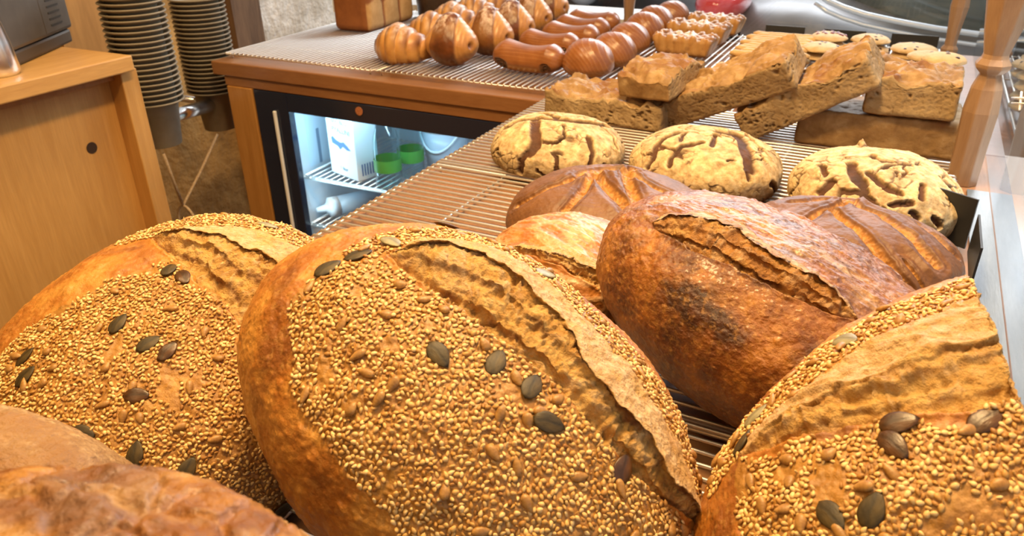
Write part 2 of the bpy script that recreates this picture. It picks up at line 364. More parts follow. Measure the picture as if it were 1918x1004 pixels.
def pclose(P, L):
    best = np.full(len(P), 9.0); cp = np.zeros_like(P); sl = np.zeros(len(P)); acc = 0.0
    for a, b in zip(L[:-1], L[1:]):
        ab = b - a; l = np.linalg.norm(ab); t = np.clip(((P - a) @ ab) / (ab @ ab + 1e-15), 0, 1); c = a + t[:, None] * ab
        e = ((P - c) ** 2).sum(1); m = e < best; best[m] = e[m]; cp[m] = c[m]; sl[m] = acc + t[m] * l; acc += l
    return np.sqrt(best), cp, sl
class Loaf:
    def __init__(s, key, N, p=2.0, k=1.0, seed=0):
        c, ax, m = LF[key]; s.c = C + (np.array(c) - C) * k; s.ax = np.array(ax) * k; s.M = np.array(m); s.seed = seed
        s.d, s.F = cubesphere(N)
        r = (np.abs(s.d) ** p).sum(1) ** (-1 / p) * (.99 if p > 2 else 1)
        s.P = s.d * r[:, None] * s.ax
        n = s.d / s.ax; s.n = n / np.linalg.norm(n, axis=1)[:, None]
        s.P0 = s.d * s.ax; s.H = np.zeros(len(s.d)); s.D = np.zeros_like(s.P); s.A = {}
        s.q = s.d[:, :2] / (1.0001 + s.d[:, 2:3])
        s.pn = s.P0 + np.array([seed * 1.7, seed * .9, seed * 2.3])
    def hit(s, px, py):
        r = ray(px, py); o = ((C - s.c) @ s.M) / s.ax; d = (r @ s.M) / s.ax
        a, b, cc = d @ d, o @ d, o @ o - 1; disc = b * b - a * cc
        t = (-b - math.sqrt(disc)) / a if disc > 0 else -b / a
        v = o + d * t; return v / np.linalg.norm(v)
    def path(s, pts, step=7): return np.array([s.hit(*p) * s.ax for p in resample(pts, step)])
    def chart(s, pts, step=7):
        v = np.array([s.hit(*p) for p in resample(pts, step)]); return v[:, :2] / (1.0001 + v[:, 2:3])
    def band(s, A, B, warp=.0025, ws=90):
        w = np.stack([fbm(s.pn * ws, 3, 31), fbm(s.pn * ws, 3, 32), fbm(s.pn * ws, 3, 33)], 1) * warp
        Pw = s.P0 + w
        (dA, cA, s.sl), (dB, cB, _) = pclose(Pw, s.path(A)), pclose(Pw, s.path(B)); s.toA = (cA - cB) / (np.linalg.norm(cA - cB, axis=1)[:, None] + 1e-6)
        ins = pip(np.concatenate([s.chart(A), s.chart(B)[::-1]]), s.q + w[:, :2] / s.ax[:2] * .6)
        return dA, dB, ins, dA / (dA + dB + 1e-9)
    def world(s, base=.9222):
        W = s.c + (s.P + s.n * s.H[:, None] + s.D) @ s.M.T
        if base is not None:
            lo = W[:, 2] < base; W[lo, 2] = base
        s.W = W; return W
    def normals(s):
        W, Fq = s.W, s.F
        fn = np.cross(W[Fq[:, 2]] - W[Fq[:, 0]], W[Fq[:, 3]] - W[Fq[:, 1]])
        vn_ = np.zeros_like(W)
        for k in range(4): np.add.at(vn_, Fq[:, k], fn)
        s.N = vn_ / (np.linalg.norm(vn_, axis=1)[:, None] + 1e-12); return s.N

def torn_slash(L, A, B, depth=.006, rise=.010, flap=.62, lipw=.0022, crumb_amp=.0042, ws=90, warp=.0030, over=.006, ridges=0.0, dark=1.0):
    """a baked open slash between two lips; A is the low lip, B the far one that lifts into a flap"""
    dA, dB, ins, t = L.band(A, B, warp, ws)
    e = np.minimum(dA, dB); inn = np.where(ins, ss(e, 0, .0025), 0.0); wid = np.clip((dA + dB) / .03, 0, 1)
    tw = t + .09 * fbm(L.pn * 24, 3, 41) + .05 * fbm(L.pn * 90, 3, 44)
    st = np.stack([L.sl, dA, dA * 0 + L.seed], 1)
    wr = np.stack([fbm(L.pn * 60, 2, 45), fbm(L.pn * 60, 2, 46), L.sl * 0], 1)
    fib = ridged(st * np.array([190, 42, 1]) + wr * 1.3, 4, 53)                    # strands pulled across the slash
    mem = ridged(st * np.array([45, 130, 1]) + wr * 1.1, 3, 54)                    # torn membranes along it
    f1, f2 = worley(L.pn * 120 + wr * .8, 5); g1, g2 = worley(L.pn * 260 + wr, 6)
    cav = 1 - ss(f1, .15, .55); pit = 1 - ss(g1, .15, .5)
    crumb = fib * .55 + mem * .5 + fbm(L.pn * 300, 3, 52) * .3 - cav * .75 * ss(fbm(L.pn * 50, 2, 55), -.2, .2) - pit * .3
    if isinstance(flap, tuple): flap = flap[0] + (flap[1] - flap[0]) * ss(L.sl / (L.sl.max() + 1e-9) + .12 * fbm(L.pn * 20, 2, 49), .30, .62)
    fl = ss(tw, flap, flap + .035); fall = np.clip(1 - (tw - flap) / (1.02 - flap), 0, 1)
    terr = ss(tw, .15, .20) * .35 + ss(tw, .36, .40) * .30
    terr2 = (ss(tw, .17, .22) * (1 - ss(tw, .22, .42)) + .7 * ss(tw, .38, .42) * (1 - ss(tw, .42, .60))) * ss(fbm(L.pn * 30, 2, 48), -.25, .2)
    inside = -depth * (1 - ss(t, .0, .5)) + rise * wid * (terr * (1 - fl) + fl * (.35 + .65 * fall) * 1.15 * fall ** .3) + crumb_amp * crumb * (1 - .72 * fl) * (.5 + .5 * wid)
    if ridges: inside = inside + ridges * (ridged(st * np.array([14, 95, 1]) + wr * .5, 3, 57) - .2)
    L.H += inn * inside
    L.D += L.toA * (inn * wid * over * (fl * fall + .6 * terr2))[:, None]
    lip = np.exp(-(dA / lipw) ** 2) * np.where(ins, .5, 1.0) + np.exp(-(dB / lipw) ** 2) * .5
    L.H += .0016 * lip * (1 + .8 * fbm(L.pn * 120, 3, 61))
    edge = np.exp(-((tw - flap + .005) / .028) ** 2) * ss(fbm(L.pn * 32, 2, 63), -.35, .1)
    e2 = np.exp(-((tw - .175) / .022) ** 2) * ss(fbm(L.pn * 45, 2, 64), -.1, .2) + np.exp(-((tw - .385) / .022) ** 2) * ss(fbm(L.pn * 40, 2, 65), -.05, .25)
    L.A['crumb'] = np.maximum(L.A.get('crumb', 0), inn)
    L.A['lip'] = np.maximum(L.A.get('lip', 0), np.clip(inn * dark * (edge + .8 * e2 + .22 * cav * (1 - fl) + .5 * np.exp(-(dA / .0016) ** 2)), 0, 1))
    L.A['flour'] = np.maximum(L.A.get('flour', 0), inn * np.clip(ss(tw, flap + .02, flap + .06) * ss(fbm(L.pn * 60, 5, 66), -.4, .2) * .9 + (1 - fl) * .55 * ss(fib + mem, .55, 1.3), 0, 1))
    return dA, dB, ins, t

def finish_loaf(L, name, label, group, crust, crumb=None, cat='bread', base=.9222, split=.5):
    W = L.world(base) if not hasattr(L, 'W') else L.W
    lo = W[:, 2].min(); loc = np.array([L.c[0], L.c[1], lo])
    V = W - loc
    if crumb is None:
        o = link(name, mesh_np(V, L.F, True, L.A), crust); o.location = Vector(loc.tolist()); return tag(o, label, cat, group), loc
    root = empty(name, loc, label, cat, group)
    if 'crumb' in L.A:
        sel = L.A['crumb'][L.F].min(1) > split
        a, f, at_ = submesh(V, L.F, ~sel, L.A); link('crust', mesh_np(a, f, True, at_), crust, root)
        a, f, at_ = submesh(V, L.F, sel, L.A); link('torn_crumb', mesh_np(a, f, True, at_), crumb, root)
    else:
        link('crust', mesh_np(V, L.F, True, L.A), crust, root)
    return root, loc

# ---------------------------------------------------------------- seeds
def seed_template(Ln, Wd, T, rings=6, seg=8, tip=.8, ridge=0.0):
    V, Fc = [(-Ln / 2, 0, 0)], []
    for i in range(1, rings):
        t = i / rings; r = math.sin(math.pi * t ** tip) ** .75
        for k in range(seg):
            a = 2 * math.pi * k / seg; z = math.sin(a) * T / 2 * r
            V.append(((t - .5) * Ln, math.cos(a) * Wd / 2 * r, z + ridge * r * abs(math.cos(a)) ** 6))
    V.append((Ln / 2, 0, 0)); e = len(V) - 1
    for k in range(seg):
        k2 = (k + 1) % seg
        Fc.append((0, 1 + k2, 1 + k, 1 + k)); Fc.append((e, 1 + (rings - 2) * seg + k, 1 + (rings - 2) * seg + k2, 1 + (rings - 2) * seg + k2))
        for i in range(rings - 2): Fc.append((1 + i * seg + k, 1 + i * seg + k2, 1 + (i + 1) * seg + k2, 1 + (i + 1) * seg + k))
    return np.array(V), Fc
def frames(N, ang=None, T=None):
    m = len(N)
    if T is None:
        T = rng.normal(size=(m, 3))
    T = T - N * (T * N).sum(1)[:, None]; T /= np.linalg.norm(T, axis=1)[:, None]
    return np.stack([T, np.cross(N, T), N], -1)            # columns x,y,z
SES = seed_template(.0040, .0025, .0016, 5, 6, .78)
SUN_V, SUN_F = seed_template(.0112, .0058, .0036, 7, 10, .75)
PUM_V, PUM_F = seed_template(.0195, .0118, .0032, 9, 14, .85, .0005)
def tri_mesh(V, Fc):
    me = bpy.data.meshes.new('seed'); me.from_pydata([tuple(map(float, v)) for v in V], [], [tuple(dict.fromkeys(f)) for f in Fc])
    me.polygons.foreach_set('use_smooth', [True] * len(me.polygons)); me.update(); return me
_pm = {k: tri_mesh(PUM_V, PUM_F) for k in ('pumpkin', 'pumpkin_b', 'pumpkin_c')}
for k in _pm: _pm[k].materials.append(M[k])
_sm = [tri_mesh(SUN_V * np.array(sv), SUN_F) for sv in ((1, 1, 1), (.85, 1.1, 1.1), (1.1, .9, .9))]
for k in _sm: k.materials.append(M['sunflower'])
def place_seed(name, me, pos, N, T, root, loc, sink=.0008):
    fr = frames(N[None], T=T[None])[0]
    o = bpy.data.objects.new(name, me); COL.objects.link(o); o.parent = root
    mt = np.eye(4); mt[:3, :3] = fr; mt[:3, 3] = pos - loc + N * sink
    o.matrix_local = Matrix(mt.tolist()); return o
def scatter(L, w, n, r, avoid, ravoid=.0):
    Wt, Fq = L.W, L.F; a = Wt[Fq]; ce = a.mean(1)
    ar = np.linalg.norm(np.cross(a[:, 2] - a[:, 0], a[:, 3] - a[:, 1]), axis=1) * .5 * w[Fq].mean(1)
    ar[ce[:, 2] < .925] = 0
    if ar.sum() <= 0: return np.zeros((0, 3)), np.zeros((0, 3))
    ix = rng.choice(len(Fq), n, p=ar / ar.sum()); uv = rng.random((n, 2))
    p = (a[ix, 0] * ((1 - uv[:, :1]) * (1 - uv[:, 1:])) + a[ix, 1] * (uv[:, :1] * (1 - uv[:, 1:])) + a[ix, 2] * (uv[:, :1] * uv[:, 1:]) + a[ix, 3] * ((1 - uv[:, :1]) * uv[:, 1:]))
    nn = L.N[Fq[ix, 0]]; grid = {}; keep = []
    for i in range(n):
        x, y, z = p[i]; g = (int(x // r), int(y // r), int(z // r)); ok = True
        for b in (-1, 0, 1):
            for c in (-1, 0, 1):
                for d in (-1, 0, 1):
                    for (X, Y, Z) in grid.get((g[0] + b, g[1] + c, g[2] + d), ()):
                        if (X - x) ** 2 + (Y - y) ** 2 + (Z - z) ** 2 < r * r: ok = False; break
                    if not ok: break
                if not ok: break
            if not ok: break
        if ok:
            for (ap, ar_) in avoid:
                if ((ap - p[i]) ** 2).sum() < ar_ * ar_: ok = False; break
        if ok: grid.setdefault(g, []).append((x, y, z)); keep.append(i)
    return p[keep], nn[keep]
def add_seeds(L, root, loc, bed, pumpkins, nsun, nses, rs=.00235, sun_bed=None):
    L.normals(); avoid = []
    for (px, py, ang, kind) in pumpkins:
        h = L.hit(px, py); i = np.argmax(L.d @ h)
        h2 = L.hit(px + 14 * math.cos(math.radians(ang)), py + 14 * math.sin(math.radians(ang)))
        T = (L.M @ ((h2 - h) * L.ax)); nrm = L.n[i] @ L.M.T * .6 + L.N[i] * .4; nrm /= np.linalg.norm(nrm)
        place_seed('pumpkin_seed', _pm[kind], L.W[i], nrm, T, root, loc, .0007); avoid.append((L.W[i], .0062))
        for sgn in (-1, 1): avoid.append((L.W[i] + T / np.linalg.norm(T) * .0045 * sgn, .0046))
    p, n = scatter(L, bed if sun_bed is None else sun_bed, nsun * 6, .009, avoid)
    for k in range(min(nsun, len(p))):
        place_seed('sunflower_seed', _sm[k % 3], p[k], n[k], rng.normal(size=3), root, loc, .0012); avoid.append((p[k], .0042))
    p, n = scatter(L, bed, int(nses * 1.5), rs, avoid)
    fr = frames(n + rng.normal(size=n.shape) * .16); sv, sf = SES
    sc = (.85 + .3 * rng.random((len(p), 1, 1)))
    V = (np.einsum('mij,kj->mki', fr, sv) * sc + (p - loc + n * .0006)[:, None, :]).reshape(-1, 3)
    Fq = (np.array(sf)[None] + (np.arange(len(p)) * len(sv))[:, None, None]).reshape(-1, 4)
    # triangles were padded to quads: split them
    tri = Fq[:, 2] == Fq[:, 3]
    me = bpy.data.meshes.new('sesame'); Ft = Fq[tri][:, :3]; Fr = Fq[~tri]
    me.vertices.add(len(V)); me.vertices.foreach_set('co', V.astype(np.float32).ravel())
    me.loops.add(Ft.size + Fr.size); me.loops.foreach_set('vertex_index', np.concatenate([Ft.ravel(), Fr.ravel()]).astype(np.int32))
    me.polygons.add(len(Ft) + len(Fr)); me.polygons.foreach_set('loop_start', np.concatenate([np.arange(len(Ft)) * 3, Ft.size + np.arange(len(Fr)) * 4]).astype(np.int32))
    me.polygons.foreach_set('use_smooth', np.ones(len(Ft) + len(Fr), bool)); me.update(calc_edges=True)
    o = link('sesame_seeds', me, M['sesame'], root); o['kind'] = 'stuff'
    print('seeds', len(p)); return o

def crust_noise(L, lump=.004, fine=.0012):
    L.H += lump * fbm(L.pn * 16, 3, 3) + fine * fbm(L.pn * 60, 4, 5) + fine * .4 * fbm(L.pn * 220, 3, 6)
    f1, f2 = worley(L.pn * 95, 9)
    L.H += .0009 * ss(f1, .45, .1) * ss(fbm(L.pn * 30, 2, 8), -.1, .3)      # small blisters
    g1, _ = worley(L.pn * 210, 19); L.H += .0004 * ss(g1, .5, .1)

def strip_mask(L, B, ins, dB, w, side_px):
    """the seeded strip beyond the far lip: side_px is a pixel known to lie on that side"""
    return (~ins) & (dB < w)

def seeded(key, N, label, A, B, bedpoly, pumpkins, nsun, nses, strip=.03, k=1.0, p=2.1, seed=1, cut=None, extra=None, flap=.62, rise=.010, bare=None):
    L = Loaf(key, N, p, k, seed); crust_noise(L)
    dA, dB, ins, t = torn_slash(L, A, B, rise=rise, flap=flap, **(extra or {}))
    qn = np.stack([fbm(L.pn * 45, 3, 71), fbm(L.pn * 45, 3, 72)], 1) * .035
    bed = pip(L.chart(bedpoly, 25), L.q + qn) & ~ins
    bed = bed.astype(float)
    ctr = L.chart([bedpoly[0]])[0]
    st = (~ins) & (dB < strip) & (dB < dA)
    bed = np.maximum(bed, st * 1.0) * np.where(ins, 0, 1)
    gaps = ss(fbm(L.pn * 42, 3, 75), -.46, -.24)
    L.A['seedbed'] = bed * .8; L.H += bed * .0008 * fbm(L.pn * 300, 2, 78)
    L.A['burn'] = ss(fbm(L.pn * 28, 4, 77), .28, .6) * (1 - bed) * .7
    if cut is not None: cut(L)
    L.world()
    root, loc = finish_loaf(L, 'seeded_loaf', label, None, M['seed_crust'], M['seed_crumb'])
    w = bed * gaps * (1 - (L.A['crumb'] > .2))
    if cut is not None: w = w * (1 - L.A['cutface'])
    add_seeds(L, root, loc, w, pumpkins, nsun, nses)
    return root

a, b, c_ = 'pumpkin', 'pumpkin_b', 'pumpkin_c'
seeded('center', 270, 'large seeded loaf with a long torn slash, in the middle of the foreground',
    [(728, 486), (770, 520), (820, 560), (880, 600), (950, 650), (1010, 695), (1060, 750), (1110, 810), (1160, 865), (1215, 915), (1265, 955), (1302, 985)],
    [(728, 480), (790, 460), (850, 457), (920, 470), (985, 503), (1050, 553), (1110, 612), (1165, 680), (1215, 750), (1255, 812), (1285, 872), (1306, 935)],
    [(560, 560), (600, 520), (650, 495), (720, 488), (760, 512), (820, 560), (880, 600), (950, 650), (1010, 695), (1060, 750), (1110, 810), (1160, 865), (1215, 915), (1265, 955), (1290, 1000), (1290, 1060), (1100, 1100), (900, 1060), (760, 1010), (715, 950), (650, 870), (600, 800), (565, 760), (550, 700), (545, 620)],
    [(618, 510, -30, a), (672, 483, -15, a), (734, 460, 30, c_), (820, 668, 55, a), (930, 680, -65, a), (996, 727, -60, a), (1025, 795, 20, a), (1165, 878, -70, b), (835, 424, 0, b), (1020, 515, 20, c_)], 46, 16000, strip=.028, k=.985, seed=1, flap=(.64, .40))
seeded('left', 220, 'large seeded loaf at the left, behind the middle one, its slash half hidden',
    [(285, 452), (330, 490), (370, 530), (410, 565), (440, 600), (462, 650)],
    [(292, 446), (360, 432), (430, 428), (490, 440), (560, 468), (620, 510)],
    [(10, 650), (60, 610), (130, 570), (200, 530), (250, 508), (300, 485), (330, 497), (370, 535), (410, 570), (440, 605), (470, 700), (520, 850), (600, 1000), (300, 1060), (60, 980), (-150, 860), (-120, 720)],
    [(220, 605, -50, a), (275, 642, -30, a), (313, 655, -45, b), (343, 517, 60, b), (318, 503, -60, a), (255, 742, 0, b), (48, 670, -40, a), (50, 708, -45, a), (155, 812, 15, a), (255, 850, -80, a), (352, 877, -60, a), (535, 955, -30, a), (500, 425, 10, c_)], 46, 18000, strip=.04, k=1.0, seed=2, rise=.010)
def right_cut(L):
    H1, H2 = [L.c + L.M @ (L.hit(*p_) * L.ax) for p_ in ((1832, 532), (1912, 850))]
    e = H2 - H1; r = (H1 + H2) / 2 - C; r /= np.linalg.norm(r)
    n = np.cross(e, r); n /= np.linalg.norm(n); n *= np.sign(n[0]); n = n + .10 * r; n /= np.linalg.norm(n)
    W = L.world(None); sd = (W - (H1 + H2) / 2) @ n
    on = sd > 0
    rough = .0025 * ridged(W * 80, 3, 91) + .0012 * fbm(W * 300, 2, 92)
    push = np.where(on, -sd + rough, 0)
    L.D = L.D + (push[:, None] * n) @ L.M
    L.A['cutface'] = on * 1.0; L.A['crumb'] = np.maximum(L.A['crumb'], on * 1.0)
    L.A['lip'] = L.A['lip'] * (1 - on); L.A['flour'] = np.maximum(L.A['flour'] * (1 - on), on * .35)
seeded('right', 240, 'half of a seeded loaf at the lower right, cut off at its right end',
    [(1395, 862), (1440, 843), (1500, 822), (1600, 800), (1700, 785), (1800, 770), (1890, 758), (1960, 748)],
    [(1393, 856), (1412, 825), (1440, 790), (1500, 738), (1570, 684), (1650, 634), (1720, 602), (1790, 576), (1850, 555), (1900, 540)],
    [(1385, 880), (1440, 850), (1600, 805), (1880, 765), (1960, 755), (1990, 1050), (1500, 1070), (1400, 1010), (1375, 940)],
    [(1588, 645, 0, c_), (1420, 782, -50, c_), (1672, 835, 45, b), (1684, 794, -10, b), (1637, 957, -65, a), (1560, 970, 50, a), (1397, 835, -60, a), (1845, 787, -30, b)], 34, 13000, strip=.03, seed=3, cut=right_cut, k=.97, flap=.48, rise=.006, extra=dict(over=.001, ridges=.0035, crumb_amp=.002, depth=.005, dark=.5))

# ---------------------------------------------------------------- dark country loaf
L = Loaf('dark', 240, 2.25, .985, 4); crust_noise(L, .004, .0013)
torn_slash(L, [(1240, 441), (1265, 452), (1308, 476), (1348, 491), (1405, 518), (1453, 548), (1514, 575), (1563, 592), (1612, 604)],
    [(1235, 428), (1262, 412), (1300, 410), (1340, 416), (1395, 424), (1425, 452), (1470, 485), (1530, 518), (1562, 545), (1605, 596)], depth=.006, rise=.009, flap=.70, lipw=.0024, over=.006)
dk = pdist(L.P0, L.path([(1484, 408), (1536, 421), (1593, 448), (1633, 474), (1668, 509)]))
L.H += -.004 * np.exp(-(dk / .003) ** 2) + .0022 * np.exp(-((dk - .006) / .003) ** 2)
bp = L.hit(1290, 575) * L.ax; db = np.linalg.norm(L.P0 - bp, axis=1)
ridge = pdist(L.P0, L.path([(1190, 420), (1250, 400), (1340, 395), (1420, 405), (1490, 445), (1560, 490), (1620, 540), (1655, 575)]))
L.A['burn'] = np.clip(ss(fbm(L.pn * 26, 5, 77), .22, .5) * .75 + np.exp(-(db / .030) ** 2) * 1.1 * ss(fbm(L.pn * 60, 4, 79), -.35, .2) + .9 * np.exp(-(dk / .006) ** 2) + .8 * np.exp(-(np.linalg.norm(L.P0 - L.hit(1262, 421) * L.ax, axis=1) / .009) ** 2), 0, 1)
L.A['flour'] = np.clip(np.maximum(L.A['flour'], np.exp(-(ridge / .022) ** 2) * ss(fbm(L.pn * np.array([30, 90, 90]), 5, 81), -.15, .35) * .8), 0, 1)  # floury streaks along the ridge, with whitish daylight sheen painted in
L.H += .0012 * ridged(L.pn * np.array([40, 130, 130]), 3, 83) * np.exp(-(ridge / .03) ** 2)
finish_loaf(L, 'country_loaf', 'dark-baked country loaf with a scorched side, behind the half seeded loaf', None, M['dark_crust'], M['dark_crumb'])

# ---------------------------------------------------------------- plain loaf behind the middle one
L = Loaf('plain', 150, 2.1, 1.04, 5); crust_noise(L, .003, .0012)
torn_slash(L, [(930, 475), (990, 480), (1050, 500), (1100, 530), (1150, 560)], [(935, 462), (990, 458), (1050, 465), (1100, 480), (1150, 500)], rise=.006, flap=.6)
fs_ = ridged(L.pn * np.array([22, 80, 80]), 5, 81); L.A['flour'] = np.maximum(L.A['flour'], ss(fs_, .2, .6) * .7); L.H += .0016 * fs_
L.A['burn'] = ss(fbm(L.pn * 34, 4, 77), .3, .55) * .8
finish_loaf(L, 'pale_loaf', 'pale golden slashed loaf between the middle seeded loaf and the dark loaf', None, M['pale_crust'], M['seed_crumb'])

# ---------------------------------------------------------------- two loaves cut by the lower left corner
for key, k_, sd, nm, lab, fl in (('backLL', .94, 6, 'floury_loaf', 'floury smooth loaf at the lower left, behind the crackled one', .75), ('frontLL', .73, 7, 'crackled_loaf', 'crackled golden loaf nearest the camera in the lower left corner', .45)):
    L = Loaf(key, 150, 2.1, k_, sd); crust_noise(L, .0035, .0014)
    lowz = (L.P @ L.M.T)[:, 2]
    f1, f2 = worley(L.pn * 34 + .35 * np.stack([fbm(L.pn * 30, 3, i) for i in (1, 2, 3)], 1), 3)
    cr = 1 - ss(f2 - f1, .02, .10)
    if key == 'frontLL': L.H -= .0022 * cr; L.H += .0030 * ridged(L.pn * np.array([26, 44, 44]) + .4 * np.stack([fbm(L.pn * 40, 3, i) for i in (1, 2, 3)], 1), 5, 12)
    L.A['flour'] = fl * (1.0 if key == 'backLL' else .8) * (ss(fbm(L.pn * 36, 5, 81), -.4, .35) if key == 'backLL' else np.clip(ss(ridged(L.pn * np.array([22, 40, 40]), 5, 13), .25, .6) * ss(fbm(L.pn * 18, 3, 14), -.3, .3) * 1.6, 0, 1))
    L.A['burn'] = ss(fbm(L.pn * 22, 5, 77), .15, .5) * (.9 if key == 'frontLL' else .15)
    W = L.world(None); zc = L.c[2]
    lo = W[:, 2] < zc - .01; W[lo, 2] = (zc - .01) + (W[lo, 2] - zc + .01) * ((zc - .01 - .9215) / (zc - .01 - W[:, 2].min())); L.W = W
    finish_loaf(L, nm, lab, None, M[{'backLL': 'floury_crust', 'frontLL': 'crackle_crust'}[key]])

# ---------------------------------------------------------------- brown loaves with star slashes
def star(key, seed, label, lines, k=1.0):
    L = Loaf(key, 210, 2.15, k, seed); L.H += .003 * fbm(L.pn * 18, 3, 3) + .0004 * fbm(L.pn * 120, 3, 4)
    cm = np.zeros(len(L.d)); bu = np.zeros(len(L.d)); dist = np.full(len(L.d), 1.0)
    wv = np.stack([fbm(L.pn * 70, 3, i) for i in (1, 2, 3)], 1) * .0022
    for pts, w in lines:
        d = pdist(L.P0 + wv, L.path(pts)); dist = np.minimum(dist, d)
        g = np.exp(-(d / (w * .8)) ** 2); L.H += -.0045 * g + .0022 * np.exp(-((d - w * 1.9) / (w * .8)) ** 2) + .0022 * np.exp(-((d - w * 1.15) / (w * .28)) ** 2)
        cm = np.maximum(cm, ss(g, .15, .5)); bu = np.maximum(bu, np.exp(-((d - w * 1.5) / (w * .5)) ** 2))
    L.H += .006 * ss(dist, .0, .022) + cm * .0026 * ridged(L.pn * 190, 4, 8) + .0005 * fbm(L.pn * 260, 3, 12)
    L.A['crumb_mark'] = cm; L.A['crumb'] = cm; L.A['burn'] = bu * ss(fbm(L.pn * 60, 3, 9), -.2, .3) * .8
    finish_loaf(L, 'star_slashed_loaf', label, None, M['star_crust'], None)
star('starL', 8, 'smooth brown star-slashed loaf, the left one, behind the pale golden loaf',
    [([(975, 388), (1030, 358), (1090, 338)], .006), ([(1112, 334), (1090, 365), (1060, 400)], .0065), ([(1116, 332), (1145, 362), (1178, 400)], .0075), ([(1170, 328), (1180, 355), (1190, 385)], .008), ([(1178, 332), (1220, 352), (1268, 378)], .0065), ([(1090, 335), (1130, 326), (1180, 328)], .010), ([(1180, 326), (1240, 334), (1300, 360)],   .005)], 1.065)
star('starR', 9, 'smooth brown star-slashed loaf, the right one, behind the dark country loaf',
    [([(1590, 388), (1650, 410), (1700, 445), (1744, 496)], .0075), ([(1560, 402), (1610, 440), (1660, 500), (1695, 545)], .0065), ([(1640, 392), (1700, 415), (1745, 450), (1780, 482)], .006), ([(1687, 490), (1705, 512), (1725, 538)], .003), ([(1490, 388), (1540, 382), (1590, 386)], .010), ([(1590, 386), (1540, 400), (1500, 420)], .006)], 1.0)

# ---------------------------------------------------------------- cracked floury rye loaves
def rye(key, seed, label, cracks, blob=None):
    L = Loaf(key, 160, 2.2, 1.03, seed); L.H += .004 * fbm(L.pn * 16, 3, 3) + .0008 * fbm(L.pn * 110, 4, 4)
    wv = np.stack([fbm(L.pn * 55, 4, i) for i in (1, 2, 3)], 1) * .0055
    Pw = L.P0 + wv; cr = np.zeros(len(L.d)); halo = np.zeros(len(L.d))
    sc_ = np.linalg.norm(L.c - C) / F
    for pts, w in cracks:
        pts = np.array(pts, float); d = pdist(Pw, L.path(pts, 5)); r = w * sc_ * .62
        cr = np.maximum(cr, 1 - ss(d, r * .75, r * 1.25)); halo = np.maximum(halo, np.exp(-((d - r * 1.6) / (r * .8 + .001)) ** 2))
    f1, f2 = worley((L.P0 + wv * 1.4) * 24, seed); e = f2 - f1
    gate = ss(fbm(L.pn * 14, 2, 21), -.15, .35)
    cr = np.maximum(cr, (1 - ss(e, .02 + .10 * gate, .04 + .14 * gate)) * ss(fbm(L.pn * 26, 2, 22), .0, .25))
    f1, f2 = worley((L.P0 + wv) * 62, seed + 3); fine = (1 - ss(f2 - f1, .03, .11)) * ss(fbm(L.pn * 40, 2, 24), .05, .3)
    zz = (L.P0 @ L.M.T)[:, 2]
    L.H += -.0042 * cr - .0012 * fine + .0014 * halo
    fl = (1 - cr) * (1 - .75 * fine) * ss(zz + .010 * fbm(L.pn * 30, 3, 26), -.026, -.006)
    L.A['flour'] = np.clip(fl * (.72 + .28 * ss(fbm(L.pn * 90, 4, 27), -.3, .2)), 0, 1)
    if blob is not None:
        db = np.linalg.norm(L.P0 - L.hit(*blob) * L.ax, axis=1); L.H += .012 * np.exp(-(db / .006) ** 2) * (.7 + .6 * fbm(L.pn * 200, 3, 5))
    finish_loaf(L, 'rye_loaf', label, None, M['rye_crust'])
rye('rye1', 11, 'round floury cracked rye loaf, the left one of the three',
    [([(952, 240), (975, 228), (1010, 225), (1050, 227), (1095, 230), (1135, 238)], 13), ([(1003, 232), (1006, 262), (992, 285)], 15), ([(1055, 238), (1060, 255), (1045, 268), (1018, 266)], 6), ([(1101, 262), (1108, 285), (1108, 306)], 9), ([(1120, 236), (1145, 258), (1155, 282)], 5), ([(986, 285), (976, 300), (975, 322)], 8), ([(1020, 213), (1040, 222)], 10)])
rye('rye2', 12, 'round floury cracked rye loaf, the middle one of the three',
    [([(1276, 250), (1248, 262), (1230, 285), (1218, 312)], 9), ([(1284, 250), (1274, 268)], 6), ([(1312, 268), (1278, 278), (1262, 294), (1254, 310)], 8), ([(1350, 246), (1380, 252), (1394, 275), (1400, 300), (1404, 318)], 19), ([(1343, 252), (1335, 274)], 8), ([(1398, 325), (1400, 342)], 6), ([(1386, 246), (1422, 275), (1442, 300)], 5), ([(1340, 306), (1372, 298)], 3.5), ([(1442, 345), (1456, 360)], 9), ([(1300, 375), (1340, 372)], 8)])
rye('rye3', 13, 'round floury rye loaf, right of the three, with a crumb knob on top',
    [([(1597, 309), (1607, 328), (1617, 347)], 15), ([(1631, 324), (1650, 343), (1680, 362)], 11), ([(1653, 316), (1672, 309), (1703, 309)], 9), ([(1544, 312), (1549, 328)], 8), ([(1563, 339), (1540, 362)], 11), ([(1725, 347), (1722, 369)], 9), ([(1782, 358), (1790, 380), (1793, 403)], 9), ([(1760, 332), (1775, 350)], 8), ([(1710, 290), (1760, 316), (1793, 350)], 6), ([(1672, 388), (1703, 377)], 8), ([(1706, 396), (1714, 408)], 8), ([(1636, 290), (1643, 295)], 9), ([(1582, 294), (1628, 292)], 4), ([(1745, 405), (1755, 420)], 8)], blob=(1612, 272))
